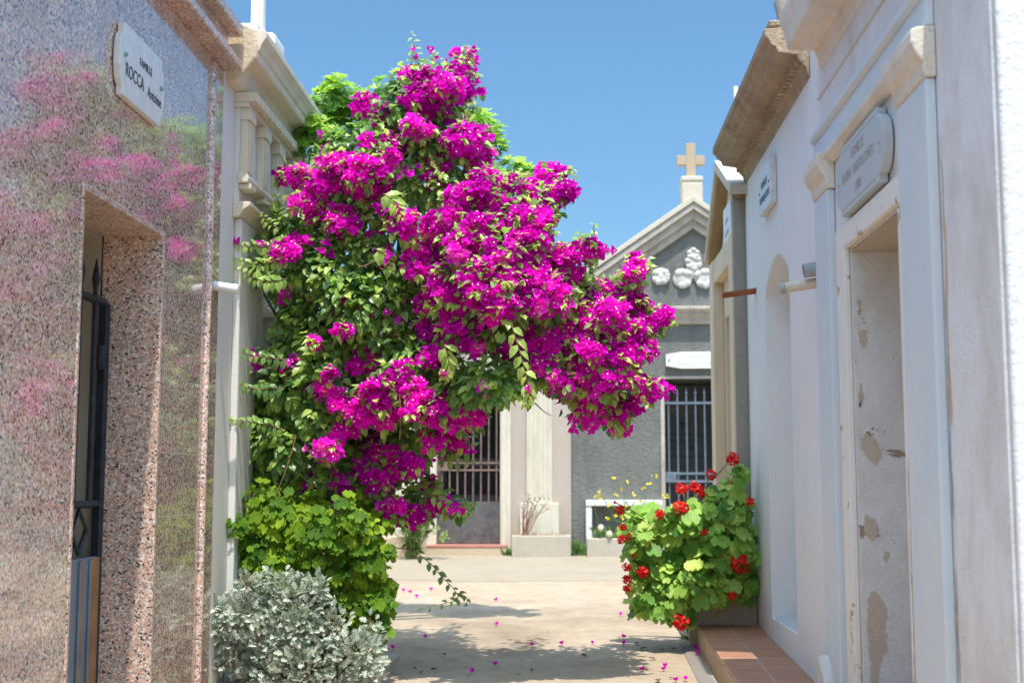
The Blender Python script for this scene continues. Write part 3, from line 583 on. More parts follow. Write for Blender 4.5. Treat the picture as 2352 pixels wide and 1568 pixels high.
# ------------------------------------------------------------------ helpers for plants
def rv(r=1): return Vector((R.gauss(0, 1), R.gauss(0, 1), R.gauss(0, 1))).normalized()*r
def add_leaf(mb, pos, d, nrm, L, W, tint, curl=.25, fold=.25, wide=.38):
    d = d.normalized(); s = d.cross(nrm)
    if s.length < 1e-3: s = d.cross(Vector((.3, .5, .8)))
    s.normalize(); n = s.cross(d)
    def pt(a, w_, k): return pos+d*(a*L)-n*(curl*L*a*a)+s*w_+n*(abs(w_)*fold)
    w1, w2 = W*.5, W*.40
    vs = [pos, pt(wide, -w1, 0), pt(wide, 0, 0), pt(wide, w1, 0), pt(.7, -w2, 0), pt(.7, 0, 0), pt(.7, w2, 0), pt(1, 0, 0)]
    mb.add(vs, [(0,2,1),(0,3,2),(1,2,5,4),(2,3,6,5),(4,5,7),(5,6,7)], tint)
def add_bract(mb, pos, d, nrm, L, W, tint):
    d = d.normalized(); s = d.cross(nrm); s.normalize(); n = s.cross(d)
    vs = [pos, pos+d*L*.45-s*W*.5+n*L*.14, pos+d*L*.5-n*L*.03, pos+d*L*.45+s*W*.5+n*L*.14, pos+d*L*.80-s*W*.27+n*L*.06, pos+d*L*.80+s*W*.27+n*L*.06, pos+d*L*1.02-n*L*.12]
    mb.add(vs, [(0,2,1),(0,3,2),(1,2,4),(2,3,5),(2,5,4),(4,5,6)], tint)
def add_flower(mb, fl, pos, axis, size, tint, floret):
    axis = axis.normalized(); a = axis.cross(rv()).normalized(); c = axis.cross(a); t0 = R.uniform(0, 2*PI)
    op = R.uniform(.45, .95)
    for k in range(3):
        t = t0+k*2*PI/3+R.uniform(-.2, .2); rad = a*math.cos(t)+c*math.sin(t)
        add_bract(mb, pos, axis*(1-op*.6)+rad*op, axis*op-rad*(1-op*.6), size*R.uniform(.85, 1.15), size*R.uniform(.80, 1.0), min(1, max(0, tint+R.uniform(-.15, .15))))
    if floret:
        q = pos+axis*size*.75
        e1 = a*.006; e2 = c*.006
        fl.add([q+e1, q+e2, q-e1, q-e2, q+axis*.004], [(0,1,4),(1,2,4),(2,3,4),(3,0,4)])
def curve_pts(pts, n):
    """Catmull-Rom through pts"""
    pts = [Vector(p) for p in pts]; q = [pts[0]*2-pts[1]]+pts+[pts[-1]*2-pts[-2]]; out = []
    for i in range(n+1):
        t = i/n*(len(pts)-1); k = min(int(t), len(pts)-2); t -= k; p0, p1, p2, p3 = q[k:k+4]
        out.append(.5*((2*p1)+(p2-p0)*t+(2*p0-5*p1+4*p2-p3)*t*t+(3*p1-p0-3*p2+p3)*t**3))
    return out

# ------------------------------------------------------------------ bougainvillea
BY = 7.5; PXM = FPX/BY
pink = [(1000,200,55),(1050,190,42),(1062,150,26),(962,175,30),(985,240,42),(945,212,38),(1030,235,40),(840,245,24),(880,275,26),(868,258,20),(905,345,42),(860,330,24),
 (960,300,32),(1070,330,46),(1090,365,40),(1045,300,30),(1000,390,46),(985,425,30),(700,415,42),(668,400,28),(740,420,38),(800,405,46),(842,395,48),(855,432,42),(885,375,36),(720,480,34),(750,502,30),(690,465,24),
 (1105,460,58),(1180,455,48),(1240,430,34),(1285,405,26),(1275,440,26),(1060,480,48),(1040,525,48),(1120,530,60),(1205,505,56),(1230,545,42),(1150,490,50),(925,525,34),(905,500,24),(800,520,26),(838,550,22),(790,490,20),
 (1010,580,56),(960,600,42),(1080,590,58),(1165,590,58),(1240,600,48),(1282,622,42),(1215,630,46),(652,580,26),(685,572,20),(870,600,24),(1328,572,18),(1356,572,16),(1000,680,36),(958,712,30),(1050,650,50),(1130,650,58),(1205,665,58),(1262,685,52),(1322,725,46),
 (1450,632,30),(1470,612,22),(1400,695,48),(1440,692,40),(1382,725,46),(1425,742,50),(1452,765,36),(1500,742,26),(1522,738,14),(1480,735,26),(1300,782,46),(1362,802,50),(1230,782,42),(1262,830,38),(1420,825,42),(1442,800,32),(1050,752,46),(1100,772,34),(980,762,32),(1150,722,46),(1090,700,40),
 (1382,870,48),(1332,870,42),(1422,880,32),(1488,885,24),(1465,880,16),(1290,880,30),(1352,930,38),(1410,945,38),(1440,935,24),(1420,970,18),(1180,832,30),(1000,822,26),(905,862,44),(852,842,36),(940,882,36),(872,902,36),(698,900,16),(735,905,18),
 (800,930,34),(842,950,42),(880,962,38),(960,930,42),(1012,932,42),(1052,962,36),(1090,945,24),(790,985,24),(1040,1010,32),(1000,1002,30),(740,1040,28),(720,1000,18),(862,1050,40),(900,1062,32),(952,1062,30),(832,1080,26),(780,1110,26),(722,1110,26),(872,1110,28),(785,1150,18),(990,1110,12),(900,1180,32),(960,1190,32),(1030,1160,16),(1000,1150,14),(760,870,14),(790,755,14),(725,790,10)]
green = [(955,190,22),(925,215,28),(968,150,12),(1080,130,10),(920,190,32),(910,250,42),(960,290,50),(930,320,46),(800,335,46),(760,370,36),(985,345,46),(1020,440,40),(940,420,40),(870,480,48),(760,450,40),(650,510,38),(690,540,46),(590,592,40),(640,620,52),(720,600,64),(690,660,60),(760,560,52),(780,640,70),(850,560,48),(870,650,62),(920,640,52),(750,700,70),(820,700,70),(832,760,60),(700,740,54),(690,800,64),(760,800,70),(890,760,60),(940,800,54),(900,700,50),
 (625,835,40),(640,880,44),(660,880,56),(740,860,60),(600,970,34),(620,960,50),(680,960,70),(740,950,60),(605,1020,50),(660,1030,60),(622,1090,44),(680,1100,52),(1030,870,50),(1072,880,50),(1120,870,46),(1150,895,36),(1190,860,40),(1130,760,40),(1000,860,50),(960,830,50),(1240,850,36),(1200,720,36),(1345,690,30),(1340,640,18),(1320,820,40),(1280,740,40),(1360,740,36),
 (800,1010,46),(960,980,46),(930,1010,40),(750,1080,40),(800,1060,40),(930,1130,30),(980,1130,26),(1050,1170,18),(640,1125,36),(690,1140,34),(600,1090,30),(740,1130,26),(1100,540,40),(1180,640,40),(1040,700,40),(560,965,20),(560,610,24),(1400,840,34),(1060,410,36),(860,300,32),(1035,270,30),(570,880,16),(600,905,30)]
leaf_mb = MB(); br_mb = MB(); fl_mb = MB(); tw = MB()
def depth(x, y): # front surface of the mass bulges towards the camera in the middle
    e = ((x-960)/420)**2+((y-640)/560)**2
    base = 7.22+.30*min(1.6, e)
    t = min(1, max(0, (x-930)/250))*min(1, max(0, (y-330)/200)); base -= .42*t*t*(3-2*t)
    if y > 950: base += .12
    if y > 1000 and x < 760: base -= .22
    return base
blobs = []
for (x, y, r) in pink: blobs.append((at(x, y, depth(x, y)+R.uniform(-.16, .16)-(.04 if x < 1000 else 0)), r/PXM*(.86 if x < 1000 else .97), 1))
for (x, y, r) in green: blobs.append((at(x, y, depth(x, y)+R.uniform(-.02, .20)), r/PXM, 0))
for c, r, k in blobs:
    area = 2*PI*r*r
    if k:
        ns = max(2, int(round((r/.038)**2*1.15)))
        for _s in range(ns):
            q0 = rv(); q0.y = -abs(q0.y) if R.random() < .9 else q0.y
            sc_ = c+q0*r*R.uniform(.45, 1.0)+Vector((0, R.uniform(-.05, .05), 0)); sr = min(R.uniform(.024, .056), r*1.1); tt = R.uniform(.15, .8); fz = Vector((R.uniform(.7, 1.7), 1, R.uniform(.6, 1.1)))
            for _ in range(int(2*PI*sr*sr/.00075)+3):
                q = rv(); q.y = -abs(q.y) if R.random() < .8 else q.y
                add_flower(br_mb, fl_mb, sc_+Vector((q.x*fz.x, q.y, q.z*fz.z))*sr*R.uniform(.6, 1.15), q+q0*.5+Vector((0, -.45, .35))+rv(.45), R.uniform(.031, .044), tt+R.uniform(-.15, .2), R.random() < .15)
            if R.random() < .6:
                for _ in range(6): add_leaf(leaf_mb, sc_+q0*sr+rv(.012), q0+rv(.9)+Vector((0, -.2, -.1)), Vector((0, -.45, .9))+rv(.3), R.uniform(.03, .06), R.uniform(.017, .032), R.uniform(.65, 1), .5)
        for _ in range(int(area/.0018)+2):
            q = rv(); q.y = -abs(q.y)
            add_leaf(leaf_mb, c+q*r*R.uniform(.5, 1.12), q+Vector((0, -.2, -.35))+rv(.5), Vector((0, -.55, .8))+q*.4+rv(.3), R.uniform(.04, .07), R.uniform(.026, .044), R.uniform(.2, 1))
        # young leaf tuft at the cluster's crown
        if R.random() < .55:
            q = (Vector((R.uniform(-.7, .7), -.8, R.uniform(-.2, .9)))).normalized(); c2 = c+q*r
            for _ in range(8): add_leaf(leaf_mb, c2+rv(.012), q+rv(.8)+Vector((0, 0, -.2)), Vector((0, -.4, .9))+rv(.3), R.uniform(.03, .055), R.uniform(.016, .028), R.uniform(.75, 1), .5)
    else:
        nl = int(area/.00092)
        for _ in range(nl):
            q = rv(); q.y = -abs(q.y) if R.random() < .8 else q.y
            add_leaf(leaf_mb, c+q*r*R.uniform(.45, 1.1), q*.8+Vector((R.uniform(-.3, .3), -.25, -.45))+rv(.45), Vector((0, -.6, .75))+q*.45+rv(.35), R.uniform(.048, .082), R.uniform(.032, .052), min(1, max(0, R.gauss(.45, .27))), R.uniform(.1, .5), R.uniform(.1, .5))
        if R.random() < .5 and c.z > 1.5:
            q0 = rv(); q0.y = -abs(q0.y)
            for _ in range(R.randrange(3, 9)): add_flower(br_mb, fl_mb, c+q0*r*1.0+rv(R.uniform(.02, .09)), q0+Vector((0, -.5, .3))+rv(.5), R.uniform(.031, .042), R.uniform(.3, .95), R.random() < .2)
        for _ in range(3):
            q = rv(); q.y = -abs(q.y); c2 = c+q*r*1.02; tt = R.uniform(.7, 1)
            for _ in range(7): add_leaf(leaf_mb, c2+rv(.014), q+rv(.7)+Vector((0, -.2, -.3)), Vector((0, -.4, .9))+rv(.3), R.uniform(.03, .06), R.uniform(.018, .032), tt, .5)
# inner mass of shaded leaves and stray flowers behind the front clusters
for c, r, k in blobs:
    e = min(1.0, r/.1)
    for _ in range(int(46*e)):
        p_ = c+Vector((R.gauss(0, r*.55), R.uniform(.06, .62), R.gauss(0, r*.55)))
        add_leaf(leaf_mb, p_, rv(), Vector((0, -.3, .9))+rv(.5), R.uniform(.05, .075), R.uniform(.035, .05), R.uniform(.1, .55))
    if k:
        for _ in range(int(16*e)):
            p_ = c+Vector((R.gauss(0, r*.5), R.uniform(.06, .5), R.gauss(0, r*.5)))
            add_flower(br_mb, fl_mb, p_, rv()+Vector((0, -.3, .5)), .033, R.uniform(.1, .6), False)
def spray(px, Y, n, L, tint, flowers=0, dY=0, rad=.0026, wide=.62, tipt=None):
    k = len(px); pts = [at(x, y, Y+dY*i/(k-1)) for i, (x, y) in enumerate(px)]
    cp = curve_pts(pts, 16); tw.tube(cp, [rad*(1-.75*i/16)+.0008 for i in range(17)], 5)
    for i in range(n):
        t = (i+.6)/n; j = min(15, int(t*16)); p_ = cp[j].lerp(cp[j+1], t*16-j); d = (cp[j+1]-cp[j]).normalized()
        sd_ = d.cross(Vector((0, -1, .3))).normalized()*(1 if i % 2 else -1)
        ll = L*1.25*(1-.55*t)*R.uniform(.75, 1.15)
        add_leaf(leaf_mb, p_, sd_*.9+d*.35+Vector((0, -.25, -.45))+rv(.25), Vector((0, -.65, .7))+rv(.25), ll, ll*wide, min(1, tint+.25*t+R.uniform(-.1, .1)), R.uniform(.2, .6), .3)
    for _ in range(4): add_leaf(leaf_mb, cp[-1], (cp[-1]-cp[-3]).normalized()+rv(.6), Vector((0, -.6, .7))+rv(.4), L*.3, L*.2, min(1, tint+.3))
    for i in range(flowers):
        p_ = cp[R.randrange(8, 17)]+rv(.02); add_flower(br_mb, fl_mb, p_, Vector((0, -.7, .3))+rv(.6), .034, R.uniform(.3, .8), R.random() < .3)
for a in [([(660,555),(600,567),(541,562)],7.15,16,.06,.6,4), ([(650,598),(590,606),(537,594)],7.15,16,.058,.6,0), ([(660,640),(600,645),(545,618)],7.1,18,.062,.6,0), ([(640,525),(615,510),(602,492)],7.2,9,.045,.65,0),
          ([(660,825),(590,818),(534,806)],7.2,18,.055,.35,0), ([(650,890),(590,893),(545,882)],7.2,16,.055,.25,0), ([(650,985),(590,970),(520,962)],7.15,20,.055,.45,0),
          ([(985,200),(962,150),(945,78)],7.36,20,.062,.65,2), ([(960,190),(945,150),(950,118)],7.36,12,.055,.65,0), ([(1020,170),(1005,140),(990,122)],7.36,10,.05,.6,2), ([(1068,150),(1082,125),(1078,108)],7.36,10,.045,.6,2), ([(960,240),(915,195),(900,175)],7.4,10,.05,.65,0), ([(1050,160),(1075,130),(1092,112)],7.4,12,.042,.6,5),
          ([(1130,408),(1200,415),(1285,402)],7.2,13,.075,.6,0), ([(1270,600),(1335,585),(1408,573)],7.3,15,.055,.35,9), ([(1290,640),(1355,645),(1412,640)],7.3,14,.06,.3,0),
          ([(1175,745),(1200,830),(1215,900),(1208,930)],6.52,20,.066,.78,2), ([(880,445),(905,460),(925,500)],6.93,13,.075,.75,0), ([(1020,790),(1030,830),(1020,865)],6.78,14,.07,.75,2), ([(860,570),(890,590),(900,620)],7.02,12,.065,.8,3),
          ([(1000,1048),(1040,1058),(1087,1062)],7.35,9,.06,.4,0), ([(985,1130),(1030,1160),(1068,1178)],7.3,12,.06,.6,5), ([(1240,880),(1280,890),(1300,880)],7.2,9,.05,.4,3),
          ([(1520,750),(1535,740),(1548,725)],7.3,5,.03,.8,6),
          ([(870,1255),(940,1262),(985,1290),(1010,1318),(1042,1352),(1052,1375),(1020,1385),(965,1398)],7.35,26,.05,.2,0), ([(1045,1360),(1070,1370),(1072,1388)],7.35,4,.04,.2,0)]:
    spray(*a)
# extra sprays over the green flank so that it reads as shoots, not as a lump
for _ in range(110):
    c, r, k = R.choice([q for q in blobs if q[2] == 0 or R.random() < .35]); q = rv(); q.y = -abs(q.y); q.z = q.z*.8
    p0 = c+q*r*.7; p2 = p0+(q+Vector((0, -.5, -.1))).normalized()*R.uniform(.08, .17); pm = (p0+p2)/2+Vector((0, 0, .02))
    cp = curve_pts([p0, pm, p2], 8); tw.tube(cp, [.003*(1-.7*i/8)+.0006 for i in range(9)], 4); tt = R.uniform(.3, .85)
    for i in range(9):
        d = (cp[min(8, i+1)]-cp[max(0, i-1)]).normalized(); s_ = d.cross(rv()).normalized(); ll = R.uniform(.045, .062)*(1-.05*i)
        add_leaf(leaf_mb, cp[min(8, i)], s_*.8+d*.4+Vector((0, -.15, -.4)), Vector((0, -.6, .75))+rv(.3), ll, ll*.62, min(1, tt+.03*i), R.uniform(.2, .5), .3)
# bare reddish twigs
for px in ([(680,1000),(660,1070),(632,1140)], [(918,905),(920,960),(918,1010)], [(860,600),(830,612),(815,600)], [(1395,968),(1402,985),(1408,1000)], [(1412,975),(1428,1005),(1434,1028)], [(1228,925),(1250,945),(1268,955)], [(1105,775),(1107,810),(1112,850)], [(850,240),(848,225),(849,208)]):
    y_ = 7.0 if px[0][1] > 300 else 7.4
    tw.tube(curve_pts([at(a, c, y_) for a, c in px], 10), [.0042*(1-.6*i/10) for i in range(11)], 5)
T = thing('bougainvillea', (-1.2, 7.85, gz(7.85)), 'tall bougainvillea in full magenta bloom leaning out from the cream tomb', 'shrub')
tr = MB()
root = Vector((-1.22, 7.85, .25)); fork = Vector((-1.12, 7.72, 1.35))
tr.tube(curve_pts([root, (-1.26, 7.8, .7), fork], 10), [.065, .06, .056, .053, .05, .05, .05, .048, .046, .045, .045], 10)
tr.tube(curve_pts([(-1.36, 7.95, .25), (-1.34, 7.9, .8), (-1.2, 7.8, 1.45), (-1.0, 7.7, 2.0)], 10), [.04-.001*i for i in range(11)], 8)
limbs = [q for q in blobs if q[0].z > 1.75 and q[0].x < -.35]
for pth in ([(872,1060),(930,930),(1060,800),(1200,770),(1330,760),(1420,760)], [(872,1060),(950,880),(1050,700),(1150,580),(1240,480)], [(872,1060),(900,850),(930,600),(1000,350),(1030,200)]):
    tr.tube(curve_pts([at(x, y, depth(x, y)+.28) for x, y in pth], 16), [.034*(1-.055*j) for j in range(17)], 7)
for i in range(26):
    c, r, k = limbs[R.randrange(len(limbs))]; e = c+Vector((0, .15, 0)); m1 = fork.lerp(e, .5)+Vector((R.uniform(-.1, .1), R.uniform(.0, .2), R.uniform(0, .25)))
    tr.tube(curve_pts([fork, m1, e], 10), [.026*(1-.085*j)+.002 for j in range(11)], 6)
tr.build('trunk', M['bark'], T, smooth=True); tw.build('spray_twigs', M['twig'], T, recalc=False)  # second mesh
leaf_mb.build('foliage', M['bougain'], T, recalc=False); br_mb.build('blossoms', M['bract'], T, recalc=False); fl_mb.build('florets', M['floret'], T, recalc=False)
print('bougainvillea faces', len(leaf_mb.f), len(br_mb.f))

# ------------------------------------------------------------------ pittosporum behind
T = thing('pittosporum_shrub', (-2.1, 9.3, gz(9.3)), 'bright green glossy shrub behind the bougainvillea', 'shrub')
lm = MB(); st = MB(); pb = []
for (x, y, r) in [(770,225,52),(735,260,44),(800,285,58),(745,310,50),(700,345,28),(690,330,22),(830,240,44),(860,300,60),(780,370,70),(720,300,36),(900,270,50),(1110,300,44),(1130,335,34),(1085,285,36),(1180,395,36),(1150,420,40),(1210,400,22),(1255,500,26),(1245,545,22),(1262,470,16),(1000,330,70),(940,380,70),(880,210,28),(765,205,26),(1000,450,80),(1100,480,80),(1180,520,60),(860,420,80),(760,450,60)]:
    Yb = 8.32 if x <= 725 else 9.1
    pb.append((at(x, y, Yb+R.uniform(-.1, .2)), r*Yb/FPX))
root = Vector((-2.1, 9.3, .3))
for c, r in pb:
    st.tube(curve_pts([root, root.lerp(c, .55)+Vector((-.1, .1, .1)), c], 8), [.03-.0032*i for i in range(9)], 5)
    for _ in range(int(4*PI*r*r/.0042)+4):
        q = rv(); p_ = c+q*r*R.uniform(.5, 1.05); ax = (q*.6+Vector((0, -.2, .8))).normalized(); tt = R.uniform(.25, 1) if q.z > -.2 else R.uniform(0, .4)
        a = ax.cross(rv()).normalized(); b_ = ax.cross(a)
        for k in range(8):
            t = k*2.4; d = (a*math.cos(t)+b_*math.sin(t))*.8+ax*.55
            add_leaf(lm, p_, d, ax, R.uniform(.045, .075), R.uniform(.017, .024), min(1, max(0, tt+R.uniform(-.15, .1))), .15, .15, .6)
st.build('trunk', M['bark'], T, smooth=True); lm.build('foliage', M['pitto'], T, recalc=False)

# ------------------------------------------------------------------ pelargonium without flowers (left) and dusty miller
def round_leaf(mb, pos, nrm, up, r, tint, lobes=7, depth_=.10, cup=.22, n=18):
    nrm = nrm.normalized(); s = up.cross(nrm)
    if s.length < .01: s = Vector((1, 0, 0))
    s.normalize(); u = nrm.cross(s); vs = [pos]; t0 = R.uniform(-.4, .4)
    for i in range(n):
        t = 2*PI*i/n; rr = r*(1-depth_*.5+depth_*.5*math.cos(lobes*t)); 
        if abs(((t+t0-1.5*PI+PI) % (2*PI))-PI) < .22: rr *= .45
        vs.append(pos+(s*math.cos(t)+u*math.sin(t))*rr+nrm*(cup*r*(.7+.5*math.sin(lobes*t+1))))
    mid = [pos+(vs[i+1]-pos)*.5+nrm*(r*.02) for i in range(n)]
    k = len(vs); vs += mid
    mb.add(vs, [(0, k+i, k+(i+1) % n) for i in range(n)]+[(k+i, 1+i, 1+(i+1) % n, k+(i+1) % n) for i in range(n)], tint)
T = thing('pelargonium_plant', (-1.35, 7.5, gz(7.5)), 'flowerless yellow green pelargonium under the bougainvillea', 'plant')
lm = MB(); st = MB()
for (x, y, r) in [(548,1122,30),(535,1150,22),(565,1190,46),(540,1215,30),(620,1170,60),(700,1200,74),(780,1200,66),(840,1235,60),(872,1185,44),(600,1265,60),(680,1280,70),(760,1300,66),(830,1330,62),(862,1395,48),(885,1350,26),(835,1435,46),(640,1130,44),(820,1140,46),(850,1280,50),(730,1250,60),(560,1250,36),(900,1330,12),(870,1450,24),(800,1390,50),(650,1220,60),(590,1310,50),(640,1340,60),(720,1350,60)]:
    yy = 7.46 if y < 1200 else 7.28; c = at(x, y, yy+R.uniform(-.12, .14)); rr = r*yy/FPX; tb = R.uniform(.25, .7)
    st.tube(curve_pts([(-1.4+R.uniform(-.2, .2), 7.55, .25), c+Vector((0, .1, -.1)), c], 6), [.012, .011, .010, .009, .008, .006, .004], 5)
    for _ in range(int(2*PI*rr*rr/.0019)+2):
        q = rv(); q.y = -abs(q.y); p_ = c+q*rr*R.uniform(.4, 1.12)
        round_leaf(lm, p_, Vector((R.uniform(-.5, .5), -.7, .6))+q*.6+rv(.45), Vector((0, 0, 1)), .014+.036*R.random()**1.3, min(1, max(0, R.gauss(tb, .2))), 7, .2, R.uniform(.1, .4))
        st.tube([p_, c+q*rr*.2-Vector((0, 0, .03))], .0022, 4, False)
dm = MB()
for _ in range(26):
    x, y = R.uniform(550, 880), R.uniform(1130, 1420); round_leaf(dm, at(x, y, 7.42), Vector((R.uniform(-.5, .5), -.8, .3))+rv(.4), Vector((0, 0, 1)), R.uniform(.012, .024), .5, 7, .2, .5)
for _ in range(16):
    p0 = at(R.uniform(560, 880), R.uniform(1120, 1400), 7.38); st.tube(curve_pts([p0, p0+Vector((R.uniform(-.05, .05), -.02, .05)), p0+Vector((R.uniform(-.1, .1), -.02, .11))], 5), .003, 4)
st.build('stems', M['stem'], T); lm.build('foliage', M['pelarg'], T, recalc=False, smooth=True); dm.build('withered_leaves', M['dry'], T, recalc=False)
PL = thing('stone_planter_edge', (-1.55, 7.2, gz(7.2)), 'low pale kerb of the bed below the silver plant', 'planter')
b = MB(); b.box((-1.895, 7.0, .1), (-1.05, 7.06, .345)); b.build('front_slab', M['concrete'], PL, bevel=.006)
b = MB(); b.box((-1.11, 7.0605, .1), (-1.05, 8.1, .365)); b.build('side_slab', M['concrete'], PL, bevel=.006)
b = MB(); b.box((-1.895, 7.061, .1), (-1.111, 8.4, .33)); b.build('soil', M['soil'], PL)
T = thing('dusty_miller', (-1.5, 7.1, gz(7.1)), 'silvery grey lobed leaf plant at the foot of the granite corner', 'plant')
lm = MB(); st = MB()
half = [(0, .015), (.18, .03), (.24, .20), (.36, .24), (.38, .06), (.46, .07), (.50, .34), (.64, .36), (.63, .09), (.72, .10), (.76, .28), (.88, .26), (.86, .10), (.95, .13), (1.03, .04)]
def lobed_leaf(mb, pos, d, nrm, L, tint):
    d = d.normalized(); s = d.cross(nrm).normalized(); n = s.cross(d); k = len(half); cu = R.uniform(-.05, .35)
    mid = [pos+d*(a*L)-n*(cu*L*a*a) for a, w_ in half]
    vs = mid+[m_+s*(w_*L)+n*(w_*L*.35) for m_, (a, w_) in zip(mid, half)]+[m_-s*(w_*L)+n*(w_*L*.35) for m_, (a, w_) in zip(mid, half)]
    mb.add(vs, [(i, k+i, k+i+1, i+1) for i in range(k-1)]+[(i, i+1, 2*k+i+1, 2*k+i) for i in range(k-1)], tint)
for (x, y, r) in [(520,1400,44),(500,1430,24),(600,1372,60),(640,1335,30),(570,1345,30),(680,1390,74),(730,1350,30),(740,1345,20),(640,1460,84),(545,1470,56),(760,1430,50),(820,1500,60),(700,1530,74),(600,1535,56),(530,1520,36),(850,1470,30),(860,1510,24),(690,1450,70),(520,1455,40),(780,1540,60),(840,1545,40),(850,1430,18),(640,1550,60),(560,1410,50)]:
    c = at(x, y, 7.02+R.uniform(-.06, .1)); rr = r*7.05/FPX
    for _ in range(int(2*PI*rr*rr/.00078)+3):
        q = rv(); q.y = -abs(q.y) if R.random() < .85 else q.y; p_ = c+q*rr*R.uniform(.3, 1.05)
        lobed_leaf(lm, p_, q*.8+Vector((0, -.15, .35))+rv(.55), Vector((0, -.6, .7))+rv(.6), R.uniform(.030, .054), min(1, max(0, R.gauss(.55, .28))))
    for _ in range(7):
        q = rv(); st.tube([c+Vector((0, .05, -rr*.8)), c+q*rr*.9], .0035, 5, False)
st.build('stems', M['dry'], T); lm.build('foliage', M['silver'], T, recalc=False)

# ------------------------------------------------------------------ red geranium in its planter (right)
T = thing('planter', (1.05, 8.9, gz(8.8)), 'ochre rendered planter at the end of the tiled ledge', 'planter')
b = MB(); zt = .70
x0, x1, y0, y1 = .80, 1.245, 8.64, 9.45
for (a, c) in (((x0, y0), (x1, y0+.06)), ((x0, y1-.06), (x1, y1)), ((x0, y0+.0601), (x0+.06, y1-.0601)), ((x1-.06, y0+.0601), (x1, y1-.0601))): b.box((a[0], a[1], .2), (c[0], c[1], zt))
b.build('body', M['planter_ochre'], T, bevel=.006)
b = MB(); b.box((x0+.061, y0+.061, .3), (x1-.061, y1-.061, .66)); b.build('soil', M['soil'], T)
T = thing('red_geranium', (1.0, 8.8, .66), 'red flowering geranium with round leaves spilling from the ochre planter', 'plant')
lm = MB(); st = MB()
ger = [(1480,1190,34),(1455,1215,26),(1520,1210,46),(1570,1200,50),(1620,1190,54),(1670,1180,50),(1700,1200,40),(1660,1140,36),(1690,1120,30),(1700,1090,18),(1480,1250,40),(1470,1300,36),(1530,1270,56),(1590,1260,60),(1650,1250,60),(1705,1260,44),(1490,1350,40),(1480,1390,28),(1540,1340,58),(1600,1330,60),(1660,1330,60),(1715,1320,32),(1510,1390,40),(1545,1385,34),(1600,1358,40),(1650,1345,36),(1700,1345,34),(1722,1335,24),(1570,1425,14),(1550,1412,18),(1720,1230,26),(1640,1210,50),(1725,1300,24)]
for (x, y, r) in ger:
    c = at(x, y, 8.50+R.uniform(-.05, .15)+(.12 if x > 1690 else 0)); rr = r*8.5/FPX
    st.tube(curve_pts([(1.0+R.uniform(-.12, .12), 8.95, .6), c+Vector((0, .15, .05)), c], 6), [.012, .011, .010, .009, .008, .006, .004], 5)
    for _ in range(int(2*PI*rr*rr/.0034)+2):
        q = rv(); q.y = -abs(q.y); p_ = c+q*rr*R.uniform(.4, 1.18)
        if p_.x > 1.22: p_.x = 1.22-R.uniform(0, .05)
        round_leaf(lm, p_, Vector((R.uniform(-.35, .35), -.6, .7))+q*.5+rv(.38), Vector((0, 0, 1)), R.uniform(.026, .066), min(1, max(0, R.gauss(.58, .25))), 9, .10, R.uniform(.05, .34))
        st.tube([p_, c+q*rr*.1-Vector((0, -.05, .05))], .0025, 4, False)
heads = [(1683,1053,15),(1634,1090,12),(1565,1122,14),(1596,1119,15),(1611,1130,14),(1562,1166,18),(1515,1181,12),(1425,1171,11),(1432,1211,9),(1428,1238,11),(1445,1232,8),(1440,1302,10),(1478,1313,14),(1440,1330,11),(1440,1350,9),(1685,1113,13),(1723,1152,11),(1488,1248,7),(1618,1222,8),(1700,1294,21),(1682,1368,10),(1563,1428,18),(1412,1153,4),(1455,1273,6)]
hd = []
for v_ in range(3):
    h = MB(); rr = random.Random(v_+3)
    for _ in range(64):
        q = Vector((rr.gauss(0, 1), rr.gauss(0, 1), rr.gauss(0, 1))).normalized(); p_ = q*rr.uniform(.55, .95)
        sdv = q.cross(Vector((rr.gauss(0, 1), rr.gauss(0, 1), rr.gauss(0, 1)))).normalized(); b2 = q.cross(sdv); w_ = rr.uniform(.26, .44); tt = rr.random()
        h.add([p_-q*.1, p_+sdv*w_*.7-b2*w_*.4, p_+sdv*w_+q*.08+b2*w_*.2, p_+b2*w_+q*.05, p_-sdv*w_*.3+b2*w_*.7, p_-sdv*w_*.4-b2*w_*.2], [(0,1,2,3),(0,3,4,5)], tt)
    me = bpy.data.meshes.new('flower_head'); me.from_pydata(h.v, [], h.f); a_ = me.attributes.new('tint', 'FLOAT', 'POINT'); a_.data.foreach_set('value', h.t); me.materials.append(M['petal']); hd.append(me)
for i, (x, y, r) in enumerate(heads):
    Yh = 8.36 if i not in (0, 1, 2, 3, 4, 15) else 8.55
    if x > 1690: Yh = 8.38
    c = at(x, y, Yh); o = bpy.data.objects.new('flower_head', hd[i % 3]); C.objects.link(o); o.parent = T; o.location = c-wloc(T); s = r*Yh/FPX*1.15; o.scale = (s, s, s*R.uniform(.75, 1)); o.rotation_euler = (R.uniform(0, .6), R.uniform(0, .6), R.uniform(0, 6))
    t_ = at(1590+(x-1590)*.55, y+45 if y < 1380 else y-50, 8.55); st.tube(curve_pts([t_, t_.lerp(c, .5)+Vector((0, -.03, .01)), c], 6), .004, 5)
st.build('stems', M['stem'], T); lm.build('foliage', M['zonal'], T, recalc=False, smooth=True)

